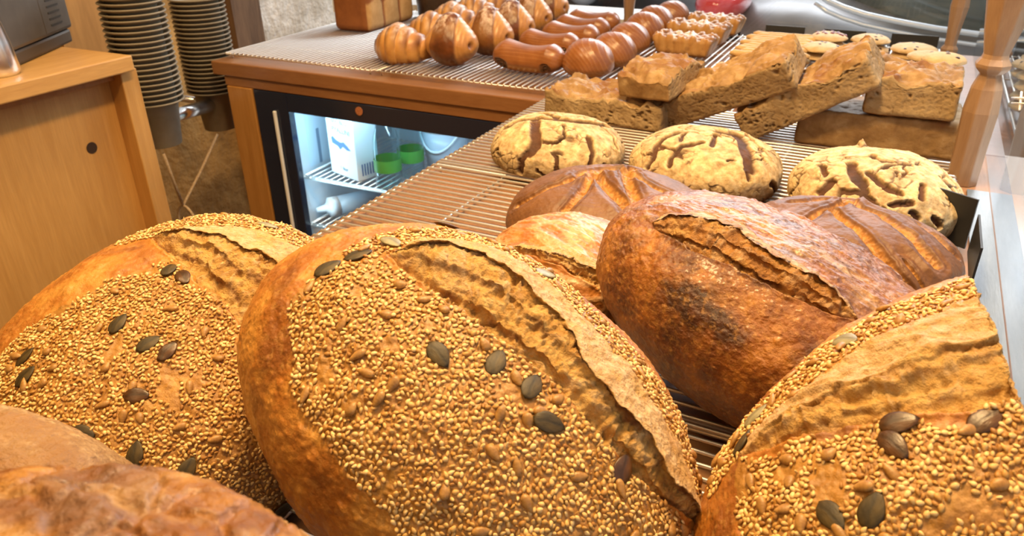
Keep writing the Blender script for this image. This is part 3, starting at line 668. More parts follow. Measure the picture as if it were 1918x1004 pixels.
# ================================================================== FOCACCIA SLABS
def rbox(dim, r, res):
    """rounded box surface: verts, quads, face id per quad (0..5 = -x +x -y +y -z +z), box coords"""
    hx = np.array(dim) / 2; Vs, Fs, Id = [], [], []; off = 0
    for ax_ in range(3):
        for sg in (-1, 1):
            a, b = [(1, 2), (2, 0), (0, 1)][ax_]
            na, nb = max(4, int(dim[a] / res)), max(4, int(dim[b] / res))
            def lin(n, h, r=r):
                return np.concatenate([-h + r * (1 - np.cos(np.linspace(0, math.pi / 2, 4)))[:-1], np.linspace(-h + r, h - r, n), (h - r * (1 - np.cos(np.linspace(0, math.pi / 2, 4))))[::-1][1:]]) if r > 0 else np.linspace(-h, h, n)
            ga, gb = lin(na, hx[a]), lin(nb, hx[b]); u, v = np.meshgrid(ga, gb, indexing='ij')
            P = np.zeros(u.shape + (3,)); P[..., a] = u; P[..., b] = v; P[..., ax_] = sg * hx[ax_]
            n0, n1 = u.shape; idx = np.arange(n0 * n1).reshape(n0, n1) + off; off += n0 * n1
            q = np.stack([idx[:-1, :-1], idx[1:, :-1], idx[1:, 1:], idx[:-1, 1:]], -1).reshape(-1, 4)
            if sg < 0: q = q[:, ::-1]
            Vs.append(P.reshape(-1, 3)); Fs.append(q); Id.append(np.full(len(q), ax_ * 2 + (sg > 0)))
    V = np.concatenate(Vs); Fq = np.concatenate(Fs); Id = np.concatenate(Id)
    key = np.round(V * 2e5).astype(np.int64); _, first, inv = np.unique(key, axis=0, return_index=True, return_inverse=True)
    V = V[first]; Fq = inv.ravel()[Fq]; inn = np.clip(V, -hx + r, hx - r); d = V - inn; l = np.linalg.norm(d, axis=1)[:, None]
    return np.where(l > 0, inn + d / np.maximum(l, 1e-9) * np.minimum(l, r), V), Fq, Id, V
def focaccia(label, c, dim, Mx, seed, crust_faces=(4, 5), wave=.012, res=.0022, taper=None):
    Mx = np.array(Mx); dim = np.array(dim); V, Fq, Id, B = rbox(dim, .006, res); h = dim / 2
    pn = V + seed * 3.1
    up = ss(V[:, 2] / h[2], .2, 1.0); dn = ss(-V[:, 2] / h[2], .8, 1.0)
    crust_v = np.zeros(len(V)); cr_f = np.isin(Id, crust_faces)
    np.maximum.at(crust_v, Fq[cr_f].ravel(), 1.0)
    pure = np.ones(len(V)); np.minimum.at(pure, Fq[~cr_f].ravel(), 0.0)
    wv = np.stack([fbm(pn * 30, 2, 1), fbm(pn * 30, 2, 2), pn[:, 2] * 0], 1) * .012
    fold = ridged((pn + wv * 1.5) * np.array([24, 52, 10]), 3, 5)
    dz = up * wave * (fbm(pn * np.array([16, 16, 4]), 2, 6) * 1.0 + fold * 1.0 - .5) + up * .0016 * fbm(pn * 120, 3, 7)
    nrm = V - np.clip(B, -h + .006, h - .006); nrm /= np.linalg.norm(nrm, axis=1)[:, None] + 1e-9
    wp = pn + np.stack([fbm(pn * 60, 2, 21), fbm(pn * 60, 2, 22), fbm(pn * 60, 2, 23)], 1) * .006
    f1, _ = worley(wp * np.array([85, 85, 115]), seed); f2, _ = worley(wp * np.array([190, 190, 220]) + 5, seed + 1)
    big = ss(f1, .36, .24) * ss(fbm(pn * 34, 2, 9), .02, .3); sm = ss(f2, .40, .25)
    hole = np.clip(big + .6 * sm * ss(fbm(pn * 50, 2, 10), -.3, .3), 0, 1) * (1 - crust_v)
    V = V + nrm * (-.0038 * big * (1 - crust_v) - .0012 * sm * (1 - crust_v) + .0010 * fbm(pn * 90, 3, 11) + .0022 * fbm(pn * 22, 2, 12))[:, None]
    V[:, 2] += dz
    if taper: V[:, 2] *= 1 + taper * V[:, 0] / h[0]
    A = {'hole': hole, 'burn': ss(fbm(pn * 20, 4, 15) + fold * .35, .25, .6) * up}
    W = V @ Mx.T; lo = np.array([c[0], c[1], c[2] + W[:, 2].min()])
    W = W + np.array(c) - lo
    root = empty('focaccia_slab', lo, label, 'bread', 'cut focaccia slabs')
    top = np.isin(Id, [f for f in crust_faces if f != 4])
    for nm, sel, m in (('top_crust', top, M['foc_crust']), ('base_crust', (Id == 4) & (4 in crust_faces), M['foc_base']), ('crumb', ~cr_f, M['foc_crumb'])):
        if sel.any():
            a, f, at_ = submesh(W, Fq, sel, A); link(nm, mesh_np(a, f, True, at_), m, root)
    return root
I3 = np.eye(3)
def yawm(d):
    a = math.radians(d); return np.array([[math.cos(a), -math.sin(a), 0], [math.sin(a), math.cos(a), 0], [0, 0, 1]])
focaccia('leftmost focaccia slab, lying flat on the rack under another slab', (-.4721, 1.350, .9465), (.235, .13, .052), yawm(-4), 1)
focaccia('focaccia slab lying on top of the leftmost slab, baked edge to the front', (-.383, 1.338, 1.0085), (.105, .135, .048), [[0.9734, 0.2095, -0.0927], [-0.2187, 0.9702, -0.1038], [0.0682, 0.1213, 0.9903]], 2, (2, 4, 5))
focaccia('long tilted focaccia slab, left of the two leaning ones', (-.2626, 1.3385, 1.0035), (.240, .094, .052), [[0.8829, -0.0019, -0.4696], [-0.1485, 0.9476, -0.2829], [0.4455, 0.3195, 0.8363]], 3, wave=.009)
focaccia('long tilted focaccia slab, right of the two leaning ones, with large holes', (-.1348, 1.3458, 1.0039), (.225, .104, .056), [[0.8372, -0.0082, -0.5468], [-0.0671, 0.9908, -0.1176], [0.5428, 0.1351, 0.8289]], 4, wave=.009)
focaccia('focaccia slab with wavy crust lying on the brown slab beside the near spindle', (.020, 1.385, 1.017), (.132, .14, .064), yawm(-1), 5, wave=.011)
focaccia('smooth brown-crusted focaccia slab at the bottom, beside the near spindle', (-.022, 1.390, .9505), (.245, .13, .060), yawm(2), 6, (0, 2, 3, 4, 5), wave=.002)

# ================================================================== PASTRIES ON THE BACK COUNTER
def place(o, p, rz=0, s=1.0):
    o.location = Vector([float(v) for v in p]); o.rotation_euler = (0, 0, rz); o.scale = (s, s, s); return o
def inst(me, name, label, cat, group, p, rz=0, s=1.0):
    o = bpy.data.objects.new(name, me); COL.objects.link(o); place(o, p, rz, s); return tag(o, label, cat, group)
def noise_mesh(V, Fq, A, mat, name):
    me = mesh_np(V, Fq, True, A, name); me.materials.append(mat); return me
def croissant_mesh(seed):
    n, m = 150, 48; t = np.linspace(-1, 1, n); a = np.linspace(0, 2 * math.pi, m, endpoint=False)
    T, Aa = np.meshgrid(t, a, indexing='ij'); at_ = np.abs(T)
    u = at_ * 3.6 + .16 * np.cos(Aa + 1) + .5; k = np.floor(u); st = u - k
    tc = np.clip((k - .5 + .35 * st) / 3.6, 0, 1.0)
    R_ = .0425 * (1 - np.minimum(tc, .985) ** 1.25) ** .85 + .003; R_ *= np.clip((1.03 - at_) / .06, .15, 1)
    R_ = R_ * (1 + .05 * np.sin(st * math.pi))
    cx = .070 * T; cy = .030 * T ** 2 - .010
    V = np.stack([cx + 0 * Aa, cy + R_ * np.cos(Aa), R_ * np.sin(Aa) * 1.02 - .010 * at_], -1)
    V[..., 2] = np.where(V[..., 2] < -.030, -.030 + (V[..., 2] + .030) * .1, V[..., 2])
    V = V.reshape(-1, 3); pn = V + seed
    V = V * (1 + .04 * fbm(pn * 30, 3, seed))[:, None]
    idx = np.arange(n * m).reshape(n, m); q = np.stack([idx[:-1], idx[1:], np.roll(idx, -1, 1)[1:], np.roll(idx, -1, 1)[:-1]], -1).reshape(-1, 4)
    top = ss(np.sin(Aa), -.2, .7).ravel()
    dark = np.clip(top * ss(st.ravel(), .25, .95) * 1.1 * (.6 + .5 * fbm(pn * 30, 3, 5)) + .8 * ss(at_.ravel(), .75, .98), 0, 1)
    sug = ss(V[:, 2], .020, .038) * ss(fbm(pn * 90, 4, 7), -.05, .3) * .6
    V[:, 2] -= V[:, 2].min()
    return noise_mesh(V, q[:, ::-1], {'dark': dark, 'sugar': sug}, M['croissant'], 'croissant')
def dome(nx, ax, seed, flat=.55, p=2.2):
    d, Fq = cubesphere(nx); r = (np.abs(d) ** p).sum(1) ** (-1 / p); P = d * r[:, None] * np.array(ax)
    P[:, 2] = np.where(P[:, 2] < 0, P[:, 2] * flat, P[:, 2]); return d, Fq, P, P + seed * 1.37
def banded_mesh(seed):
    """plump laminated pastry with a dark sugared band over the middle"""
    d, Fq, P, pn = dome(48, (.055, .044, .050), seed, .7, 2.0)
    x = P[:, 0] / .055
    P[:, 2] *= 1 + .16 * (1 - x * x); P[:, 0] *= 1 - .22 * ss(P[:, 2], .0, .055); P[:, 1] *= 1 - .25 * ss(P[:, 2], .0, .055); band = ss(np.abs(x + .05 + .05 * fbm(pn * 40, 2, 3)), .52, .42)
    lam = np.sin((P[:, 0] * 1.0 + .25 * np.abs(P[:, 1])) * 900 + 3 * fbm(pn * 30, 2, 4))
    P = P * (1 + (.045 * band + .006 * lam * (1 - band)) + .04 * fbm(pn * 22, 3, 5) + .018 * band * ridged(pn * 70, 3, 6))[:, None]
    hole = np.exp(-(((P[:, 1] + .018) / .006) ** 2 + ((P[:, 2] - .002) / .006) ** 2)) * (x > .6)
    P[:, 0] -= .006 * hole
    sug = band * ss(P[:, 2], .022, .046) * ss(fbm(pn * 80, 4, 7), -.25, .2) * .8; P[:, 2] -= P[:, 2].min()
    return noise_mesh(P, Fq, {'dark': np.clip(band * (.9 + .3 * fbm(pn * 30, 2, 9)) + .12 * ss(lam, .3, .9) * (1 - band) + hole, 0, 1), 'sugar': sug}, M['croissant'], 'banded_pastry')
def long_bun_mesh(seed):
    d, Fq, P, pn = dome(56, (.071, .036, .031), seed, .70, 2.25)
    x = P[:, 0] / .071; P[:, 1] *= .84 + .22 * x * x; P[:, 2] += .030 * (np.minimum(x * x, .42) - .25) * ss(P[:, 2], -.01, .02); P *= (1 + .04 * fbm(pn * 20, 2, 3))[:, None]
    st = ss(np.sin(P[:, 1] * 700 + P[:, 2] * 900 + 4 * fbm(pn * np.array([8, 40, 40]), 2, 4)), .72, 1) * ss(P[:, 2], -.005, .012) * .75
    side = ss(-P[:, 1], .014, .024); P[:, 2] -= P[:, 2].min()
    ch = np.zeros(len(P))
    for cxx, wx in ((-.043, 1.5), (.047, 1.0)):
        rr = np.sqrt(((P[:, 0] - cxx) / wx) ** 2 + (P[:, 2] - .014) ** 2) + .003 * fbm(pn * 90, 3, 8); ch = np.maximum(ch, ss(rr, .0115, .0075) * side * (.75 + .35 * np.sin(rr * 1500)))
    P[:, 1] += .005 * ch
    pale = side * ss(P[:, 2], .016, .010) * ss(np.abs(P[:, 0]), .045, .03) * (1 - ch)
    return noise_mesh(P, Fq, {'stripe': st * .5 * (1 - ch), 'pale': pale, 'choc': np.clip(ch * 1.2, 0, 1)}, M['bun'], 'long_bun')
def round_bun_mesh(seed):
    d, Fq, P, pn = dome(46, (.050, .046, .047), seed, .55, 2.1)
    P *= (1 + .04 * fbm(pn * 20, 2, 3))[:, None]
    rr = np.sqrt((P[:, 0] + .03) ** 2 + (P[:, 1] * .5) ** 2 + (P[:, 2] + .02) ** 2)
    st = ss(np.sin(rr * 1150 + 3 * fbm(pn * 30, 2, 4)), .70, 1)
    P *= (1 + .012 * st)[:, None]; pale = ss(P[:, 2], -.004, -.016); P[:, 2] -= P[:, 2].min()
    return noise_mesh(P, Fq, {'stripe': st * .45, 'pale': pale, 'choc': pale * 0}, M['bun'], 'round_bun')
cm_ = [croissant_mesh(1), croissant_mesh(2)]; bm_ = [banded_mesh(1), banded_mesh(2)]; lm_ = [long_bun_mesh(1), long_bun_mesh(2)]; rm_ = [round_bun_mesh(1), round_bun_mesh(2)]
ORD = ['nearest', 'second', 'third', 'fourth', 'fifth', 'farthest']
for i, (p_, rz) in enumerate([((746, 116), .12), ((806, 88), .2), ((845, 66), .15), ((884, 50), .22), ((915, 34), .1)]):
    q_ = at(*p_) + np.array([0, .018, 0])
    inst(cm_[i % 2], 'croissant', ['nearest croissant in the row beside the tin loaf', 'second croissant from the counter front, in the row beside the tin loaf', 'third croissant from the counter front, in the row beside the tin loaf', 'fourth croissant from the counter front, in the row beside the tin loaf', 'farthest croissant in the row beside the tin loaf'][i], 'croissant', 'croissants on the back counter', q_, rz, 1.14)
for i, p_ in enumerate([(836, 128), (906, 108), (950, 88), (986, 68), (1020, 47)]):
    q_ = at(*p_) + np.array([0, .030, 0])
    inst(bm_[i % 2], 'banded_pastry', '%s plump pastry with a dark sugared band, between croissants and long buns' % ['nearest', 'second nearest', 'third', 'fourth', 'farthest'][i], 'pastry', 'sugared banded pastries', q_, .12 + .08 * (i % 3), [1.20, 1.15, 1.12, 1.12, 1.12][i])
for i, p_ in enumerate([(983, 138), (1022, 108), (1062, 90), (1084, 75), (1106, 61)]):
    q_ = at(*p_) + np.array([0, .022, 0])
    inst(lm_[i % 2], 'long_bun', '%s long glazed chocolate bun in the row left of the round buns' % ['nearest', 'second nearest', 'third', 'fourth', 'farthest'][i], 'bun', 'long chocolate buns', q_, [-.12, -.1, -.12, -.15, -.1][i], [1.32, 1.18, 1.18, 1.16, 1.14][i])
for i, p_ in enumerate([(1092, 150), (1140, 130), (1170, 105), (1199, 83), (1219, 67), (1252, 54)]):
    q_ = at(*p_) + np.array([0, .028, 0])
    inst(rm_[i % 2], 'round_bun', '%s round striped brioche bun in the row beside the tarts' % ['nearest', 'second nearest', 'third', 'fourth', 'fifth', 'farthest'][i], 'bun', 'round brioche buns', q_, .3 * (i % 3), [1.16, 1.08, 1.06, 1.06, 1.06, 1.0][i])
def tart_mesh(seed):
    V, Fq, Id, B = rbox((.165, .075, .050), .008, .0022); pn = V + seed
    V[:, 0] *= 1 + .10 * V[:, 2] / .025; V[:, 1] *= 1 + .12 * V[:, 2] / .025
    top = ss(V[:, 2], .016, .025); rim = top * np.maximum(ss(np.abs(V[:, 0]), .066, .078), ss(np.abs(V[:, 1]), .026, .036))
    sc_ = np.abs(np.sin(V[:, 0] * 135)) * np.abs(np.sin(V[:, 1] * 120 + .6))
    lat = np.maximum(ss(np.abs(np.sin((V[:, 0] + V[:, 1]) * 92)), .75, .35), ss(np.abs(np.sin((V[:, 0] - V[:, 1]) * 92)), .75, .35))
    V[:, 2] += top * (.006 * rim * (.4 + .6 * np.abs(np.sin(V[:, 0] * 135)) ** .6) + .007 * lat - .004) + .004 * top * fbm(pn * 40, 2, 9) + .0012 * fbm(pn * 90, 3, 2)
    V[:, 1] += np.sign(V[:, 1]) * .0035 * np.abs(np.sin(V[:, 0] * 135)) * ss(np.abs(V[:, 1]), .03, .036)
    dark = top * (1 - .7 * lat) * (1 - .6 * rim) + ss(V[:, 2], -.005, -.02) * .3 + .4 * ss(fbm(pn * 50, 3, 6), .0, .4)
    sug = top * ss(fbm(pn * 60, 4, 4), -.1, .25) * .9 * ss(np.abs(V[:, 0]), .07, .03)
    V[:, 2] -= V[:, 2].min(); return noise_mesh(V, Fq, {'dark': np.clip(dark, 0, 1), 'sugar': sug}, M['tart'], 'tart')
tm_ = tart_mesh(1)
for i, (p_, s_) in enumerate([((1276, 106), .86), ((1302, 83), .90), ((1335, 65), .84)]):
    inst(tm_, 'lattice_tart', '%s long lattice tart dusted with sugar, beside the round buns' % ['nearest', 'middle', 'farthest'][i], 'tart', 'lattice tarts', at(*p_) + np.array([0, .03, 0]), -.08, s_)

# bread sticks in two loose piles
mb = MB(); pts = [(-.075 + .15 * i / 14, .0015 * math.sin(i * 1.3), .0085 + .0008 * math.sin(i * 2.1)) for i in range(15)]
mb.tube(pts, [.004] + [.0075 + .0007 * math.sin(i * 1.9) for i in range(13)] + [.004], 10); sm_ = mb.mesh('stick'); sm_.materials.append(M['stick'])
k = 0
for y0, n, x0 in ((1.60, 8, -.285), (1.87, 12, -.290)):
    for lay in range(2):
        for j in range(n - lay):
            xx = x0 + .012 * math.sin(k * 2.3); yy = y0 + (j + lay * .5) * .0185 * 1.35
            near = 'front pile' if y0 < 1.8 else 'rear pile'
            word = ['bottom', 'top'][lay]
            inst(sm_, 'bread_stick', 'pale bread stick in the %s layer of the %s behind the tilted slabs' % (word, near), 'bread stick', 'bread sticks, %s layer, %s' % (word, near), (xx, yy, ZC + lay * .0135), .05 * math.sin(k * 1.7), 1.05); k += 1
# cookies
def cookie(label, p, s, z=0, chips=7, mat='chip', rz=0.0, r=.045):
    root = empty('cookie', (p[0], p[1], p[2] + z), label, 'cookie', 'cookies at the back right'); d, Fq = cubesphere(16)
    V = d * np.array([r, r, .015]); V[:, 2] = np.where(V[:, 2] < 0, V[:, 2] * .4, V[:, 2]); V *= (1 + .06 * fbm(d * 3 + s, 3, s))[:, None]; V[:, 2] -= V[:, 2].min()
    link('dough', mesh_np(V, Fq), M['cookie'], root)
    for i in range(chips):
        a, rr = rng.random() * 6.28, r * .8 * math.sqrt(rng.random()); zz = .006 + .015 * math.sqrt(max(0, 1 - (rr / r) ** 2)) - .003
        o = link('berry' if mat == 'berry' else 'chocolate_chip', _chip[mat], None, root); o.location = (rr * math.cos(a), rr * math.sin(a), zz); o.scale = (1, 1, .8); o.rotation_euler = (0, 0, a)
_chip = {}
for k_, r_ in (('chip', .0055), ('berry', .0065)):
    d, Fq = cubesphere(5); _chip[k_] = mesh_np(d * r_ * (1 + .2 * fbm(d * 2, 2, 3))[:, None], Fq); _chip[k_].materials.append(M[k_])
pc = at(1556, 92); cookie('cookie topped with red berries, behind the tilted slabs, at the back', (-.185, 2.13, ZC), 1, .020, 14, 'berry')
cookie('cookie under the berry-topped one behind the tilted slabs', (-.183, 2.13, ZC), 2, 0, 5, 'berry'); cookie('second berry cookie, just left of the other behind the tilted slabs', (-.275, 2.16, ZC), 3, 0, 9, 'berry')
cookie('flat cookie in front of the berry-topped cookie, upper one', (-.185, 1.99, ZC), 4, .020, 6); cookie('flat cookie in front of the berry-topped cookie, lower one', (-.19, 2.0, ZC), 5, 0, 6)
cookie('pale cookie behind the right tilted slab, upper one at the back', (-.088, 2.13, ZC), 6, .021, 6); cookie('pale cookie behind the right tilted slab, lower one at the back', (-.086, 2.12, ZC), 7, 0, 4)
cookie('pale cookie behind the right tilted slab, the nearer one', (-.07, 1.93, ZC), 8, .02, 4); cookie('pale cookie under the nearer cookie behind the right tilted slab', (-.07, 1.93, ZC), 14, 0, 4)
cookie('large cookie left of the far spindle, in front of a black card', (.012, 2.09, ZC), 9, .014, 5, r=.052); cookie('cookie left of the far spindle, under the large cookie', (.014, 2.09, ZC), 10, -.0, 3, r=.050)
cookie('cookie overlapping the large cookie, left of the far spindle', (.045, 1.99, ZC), 11, .018, 3, r=.045); cookie('cookie below the overlapping cookie, left of the far spindle', (.043, 1.98, ZC), 15, .0, 3, r=.044)
for i in range(5): cookie('%s cookie of the tall stack between the wavy slab and the near spindle' % ['bottom', 'second', 'third', 'fourth', 'top'][i], (.066, 1.70 + .004 * i, ZC), 20 + i, .0175 * i, 4, r=.040)

# tin loaf
p_ = at(652, 60); V, Fq, Id, B = rbox((.125, .25, .115), .018, .004); pn = V
bul = ss(np.abs(V[:, 0]), .03, .0625); seg_ = np.abs(np.sin((V[:, 1] + .125) / .25 * math.pi * 3.0))
V[:, 0] += np.sign(V[:, 0]) * bul * (.010 * seg_ ** .5 - .006) * ss(V[:, 2], -.06, 0); V[:, 2] += ss(V[:, 2], .02, .06) * (.012 * fbm(pn * 16, 3, 2) + .012 * seg_ - .006)
pale = (Id == 1); pv = np.zeros(len(V)); np.maximum.at(pv, Fq[pale].ravel(), 1.0)
pv = pv * ss(V[:, 2] + .020 * (1 - seg_) + .006 * fbm(pn * 60, 2, 2), .040, .030) * ss(seg_, .10, .28); V[:, 2] -= V[:, 2].min()
o = link('tin_loaf', mesh_np(V, Fq, True, {'pale': pv}), M['tin_loaf']); place(o, p_ + np.array([.006, .13, 0]), .02)
tag(o, 'brown tin-baked loaf with pale torn sides, at the back left of the rear counter', 'bread')
# ================================================================== COUNTERS AND RACKS
def rack(label, x0, x1, y0, y1, along):
    root = empty('cooling_rack', ((x0 + x1) / 2, (y0 + y1) / 2, .903), label, 'rack', 'wire cooling racks')
    zt = ZC - .0021; w = MB(); r = .0020; pitch = .0150
    if along == 'x':
        n = int((y1 - y0) / pitch)
        for i in range(n + 1):
            y = y0 + (y1 - y0) * i / n; w.tube([(x0 - .003, y, zt - .003), (x0, y, zt), (x1, y, zt), (x1 + .003, y, zt - .003)], r, 6)
        rods = [[(x, y0, zt - .004), (x, y1, zt - .004)] for x in (x0 + .125, x0 + .30, x0 + .5, x0 + .66)]
    else:
        n = int((x1 - x0) / pitch)
        for i in range(n + 1):
            x = x0 + (x1 - x0) * i / n; w.tube([(x, y0 - .003, zt - .003), (x, y0, zt), (x, y1, zt), (x, y1 + .003, zt - .003)], r, 6)
        rods = [[(x0, y, zt - .004), (x1, y, zt - .004)] for y in (y0 + .125, y0 + .30, y0 + .5, y0 + .66)]
    w.build('wire_grid', M['steel'], root)
    f = MB(); e = .0026; z = zt - .0042
    f.tube([(x0, y0, z), (x1, y0, z), (x1, y1, z), (x0, y1, z), (x0, y0, z)], .0021, 8); f.build('frame_rod', M['steel'], root)
    for rd in rods: MB().tube(rd, .0018, 6).build('cross_rod', M['steel'], root)
    for x, y in ((x0 + .01, y0 + .01), (x1 - .01, y0 + .01), (x0 + .01, y1 - .01), (x1 - .01, y1 - .01)):
        MB().tube([(x, y, .9032), (x, y, z)], .002, 6).build('foot', M['steel'], root)
    return root
rack('wire cooling rack under the foreground loaves', -.645, .100, .060, .525, 'x')
rack('wire cooling rack bare at its left, under the pale golden loaf and star-slashed loaves', -.645, .100, .535, .998, 'x')
rack('wire cooling rack under the rye loaves and focaccia slabs', -.645, .100, 1.008, 1.466, 'x')
RW = .0016
rack('wire cooling rack under the tin loaf at the left end of the rear counter', -1.600, -1.135, 1.486, 2.232, 'y')
rack('wire cooling rack under the croissants and long buns', -1.122, -.657, 1.486, 2.232, 'y')
rack('wire cooling rack under the tarts, bread sticks and cookies', -.645, .100, 1.480, 2.232, 'y')

fc = empty('front_counter', (-.28, .6, 0), 'long wooden display counter under the loaves, running towards the back', 'counter')
MB().box(-.664, .1515, -.45, 1.4435, .862, .9030).build('worktop', M['board'], fc, .002)
MB().box(-.6665, -.6642, -.45, 1.4435, .845, .9035).build('edge_strip', M['edge_wood'], fc)
MB().box(.119, .1475, -.45, 1.250, .9031, .9070).build('glass_rail', M['ledge'], fc)
MB().box(-.630, .09, -.40, 1.4435, 0.002, .862).build('base', M['oak'], fc)
rc = empty('rear_counter', (-.75, 1.85, 0), 'wooden rear counter holding the croissants, with a fridge built in below', 'counter')
MB().box(-1.618, .1515, 1.4445, 2.267, .868, .9030).build('worktop', M['counter_wood'], rc, .003)
MB().box(-1.585, -.62, 1.450, 1.474, .842, .8675).build('apron', M['counter_wood'], rc, .002)
MB().box(-1.578, -1.4935, 1.4460, 1.492, .002, .8418).build('side_post', M['oak_dark'], rc, .002)
MB().box(-1.578, -1.553, 1.4925, 2.24, .002, .8675).build('side_panel', M['oak_dark'], rc)
MB().box(-1.552, .09, 2.22, 2.24, .002, .8675).build('back_panel', M['oak_dark'], rc)

# glass
o = MB().box(.1480, .1510, .10, 2.256, .9034, 1.62).build('side_glass_pane', M['glass_side']); tag(o, 'clear glass pane along the right edge of the counter', 'glass pane')
o['kind'] = 'thing'
o = MB().box(-1.60, .1470, 2.2620, 2.2650, .9034, 1.62).build('rear_glass_pane', M['glass']); tag(o, 'clear glass pane along the back edge of the rear counter', 'glass pane')
lt = MB()
g0 = [atx(*p_,   .1476) for p_ in ((1895, 183), (1922, 184), (1895, 193), (1922, 194), (1913, 172), (1909, 206))]
for a_, b_ in ((0, 1), (2, 3), (4, 5)): lt.tube([g0[a_], g0[b_]], .0012, 6)
o = lt.build('glass_lettering', M['vinyl']); tag(o, 'white lettering strokes on the side glass behind the near spindle', 'lettering')

# spindles
_ns = (float(aty(1843, 122, 1.286)[2]) - .903) / .158
NEAR = [(r_ * (.78 if z_ < .19 else .98), z_ * _ns) for r_, z_ in [(.028, 0), (.029, .05), (.0315, .100), (.027, .130), (.0185, .149), (.021, .150), (.0300, .156), (.0305, .161), (.0235, .168), (.0215, .173), (.024, .20), (.034, .250), (.026, .30), (.02, .335), (.03, .345), (.03, .352), (.02, .36), (.03, .42), (.026, .62)]]
FAR = [(r_ * .8, z_) for r_, z_ in [(.016, 0), (.0165, .012), (.025, .020), (.0255, .026), (.018, .034), (.0175, .05), (.0205, .08), (.027, .125), (.022, .17), (.016, .20), (.025, .21), (.025, .218), (.018, .226), (.024, .30), (.022, .55)]]
def spindle(prof, p, label):
    m_ = MB().lathe(prof, 8, (0, 0, 0), False); o = m_.build('wooden_spindle', M['spindle'], None, .0015); place(o, p, .45); tag(o, label, 'spindle', 'turned wooden posts'); return o
spindle(NEAR, (.112, 1.286, .903), 'thick faceted wooden spindle in front, at the right edge beside the focaccia')
spindle(FAR, (.09, 2.20, .903), 'slim wooden spindle at the far right corner, behind the cookies')
spindle(FAR, (-.745, 2.215, .903), 'slim wooden spindle at the back, behind the round buns')

# price cards
def card(label, x0, x1, y, z0=.9035, z1=.948, rz=0, grp='black price cards'):
    o = MB().box(x0, x1, y, y + .003, z0, z1, rz).build('price_card', M['card'], None, .0005); tag(o, label, 'card', grp); return o
card('blank black price card behind the croissants, beside the dark jar', -1.46, -1.345, 2.244, z1=.956)
card('blank black price card behind the farthest banded pastry', -1.062, -.95, 2.244, z1=.953)
card('blank black price card behind the farthest long bun, left of the slim spindle', -.90, -.79, 2.244)
card('blank black price card behind the farthest lattice tart', -.60, -.427, 2.244)
card('blank black price card behind the bread sticks', -.361, -.258, 2.244)
card('blank black price card behind the berry cookies', -.21, -.106, 2.244)
card('blank black price card left of the far spindle, behind the large cookie', -.045, .064, 2.244)
card('black price card standing at the right edge beside the right rye loaf', .060, .113, 1.004, .9205, .985, -.5)
o = MB().box(.1120, .1145, .885, .985, .9205, .970).build('price_card', M['card'], None, .0004); tag(o, 'black price card seen edge-on behind the right star-slashed loaf', 'card', 'black price cards')

# dark jar
o = MB().lathe([(.052, 0), (.06, .01), (.064, .06), (.064, .20), (.056, .22), (.056, .3)], 28, tuple(float(v) for v in at(822, 30) + np.array([0, -.01, 0]))).build('dark_jar', speck('dark_brown_glaze', (.03, .017, .012), (.06, .035, .024), 30, .35)); tag(o, 'dark brown jar behind the row of croissants', 'jar')

# ================================================================== FRIDGE
fr = empty('undercounter_fridge', (-1.05, 1.7, .1), 'black undercounter fridge with a lit glass door below the rear counter', 'fridge')
XL, XR, ZT, ZB, YF = -1.491, -.640, .8405, .06, 1.4500
OL, OT = float(aty(540, 210, YF)[0]), float(aty(540, 210, YF)[2])
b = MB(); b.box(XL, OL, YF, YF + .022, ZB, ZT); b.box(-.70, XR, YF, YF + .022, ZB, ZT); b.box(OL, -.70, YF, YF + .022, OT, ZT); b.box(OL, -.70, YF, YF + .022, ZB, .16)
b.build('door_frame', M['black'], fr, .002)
MB().box(OL, -.70, YF + .010, YF + .013, .16, OT).build('door_glass', M['glass'], fr)
hx_ = float(aty(517, 212, YF)[0]); MB().box(hx_ - .005, hx_ + .005, YF - .008, YF - .0005, .22, float(aty(517, 207, YF)[2])).build('door_handle', M['white'], fr, .003)  # white colour stands in for the bright reflection along the handle
o = MB().lathe([(.0105, 0), (.0105, .002)], 20, (0, 0, 0), False).build('badge', speck('copper_badge', (.35, .12, .05), (.5, .2, .09), 300, .4), fr, 0, False)
o.matrix_parent_inverse = pm(fr).inverted(); o.location = Vector(aty(673, 208, YF - .001).tolist()); o.rotation_euler = (math.pi / 2, 0, 0)
b = MB(); b.box(-1.470, -1.435, 1.4725, 1.975, .06, .840); b.box(-.66, -.64, 1.4725, 1.975, .06, .840); b.box(-1.435, -.66, 1.955, 1.975, .06, .840); b.box(-1.435, -.66, 1.4725, 1.955, .820, .840); b.box(-1.435, -.66, 1.4725, 1.955, .06, .08)
b.build('liner', M['liner'], fr)
MB().box(-1.38, -.72, 1.474, 1.482, .806, .8195).build('led_strip', M['led'], fr)
for zs in (.590, .445):
    s_ = MB(); s_.tube([(-1.43, 1.515, zs - .003), (-.665, 1.515, zs - .003), (-.665, 1.90, zs - .003), (-1.43, 1.90, zs - .003), (-1.43, 1.525, zs - .003)], .0035, 8)
    for i in range(36): x = -1.42 + i * .021; s_.tube([(x, 1.512, zs), (x, 1.90, zs)], .0018, 6)
    s_.tube([(-1.43, 1.52, zs), (-.665, 1.52, zs)], .003, 8)
    s_.build('wire_shelf', M['steel'], fr)
st = MB().box(-1.4348, -1.4340, 1.56, 1.70, .60, .80).build('planogram_sticker', plain('sticker', (.62, .74, .84), .5), fr)
dt = MB()
for i in range(4): dt.lathe([(.010, 0), (.010, .0006)], 14, (0, 0, 0))
dts = MB()
for i in range(4):
    z = .70 - i * .026; dts.add([(-1.4336, 1.655 + .009 * math.cos(a), z + .009 * math.sin(a)) for a in [2 * math.pi * k / 14 for k in range(14)]], [tuple(range(14))])
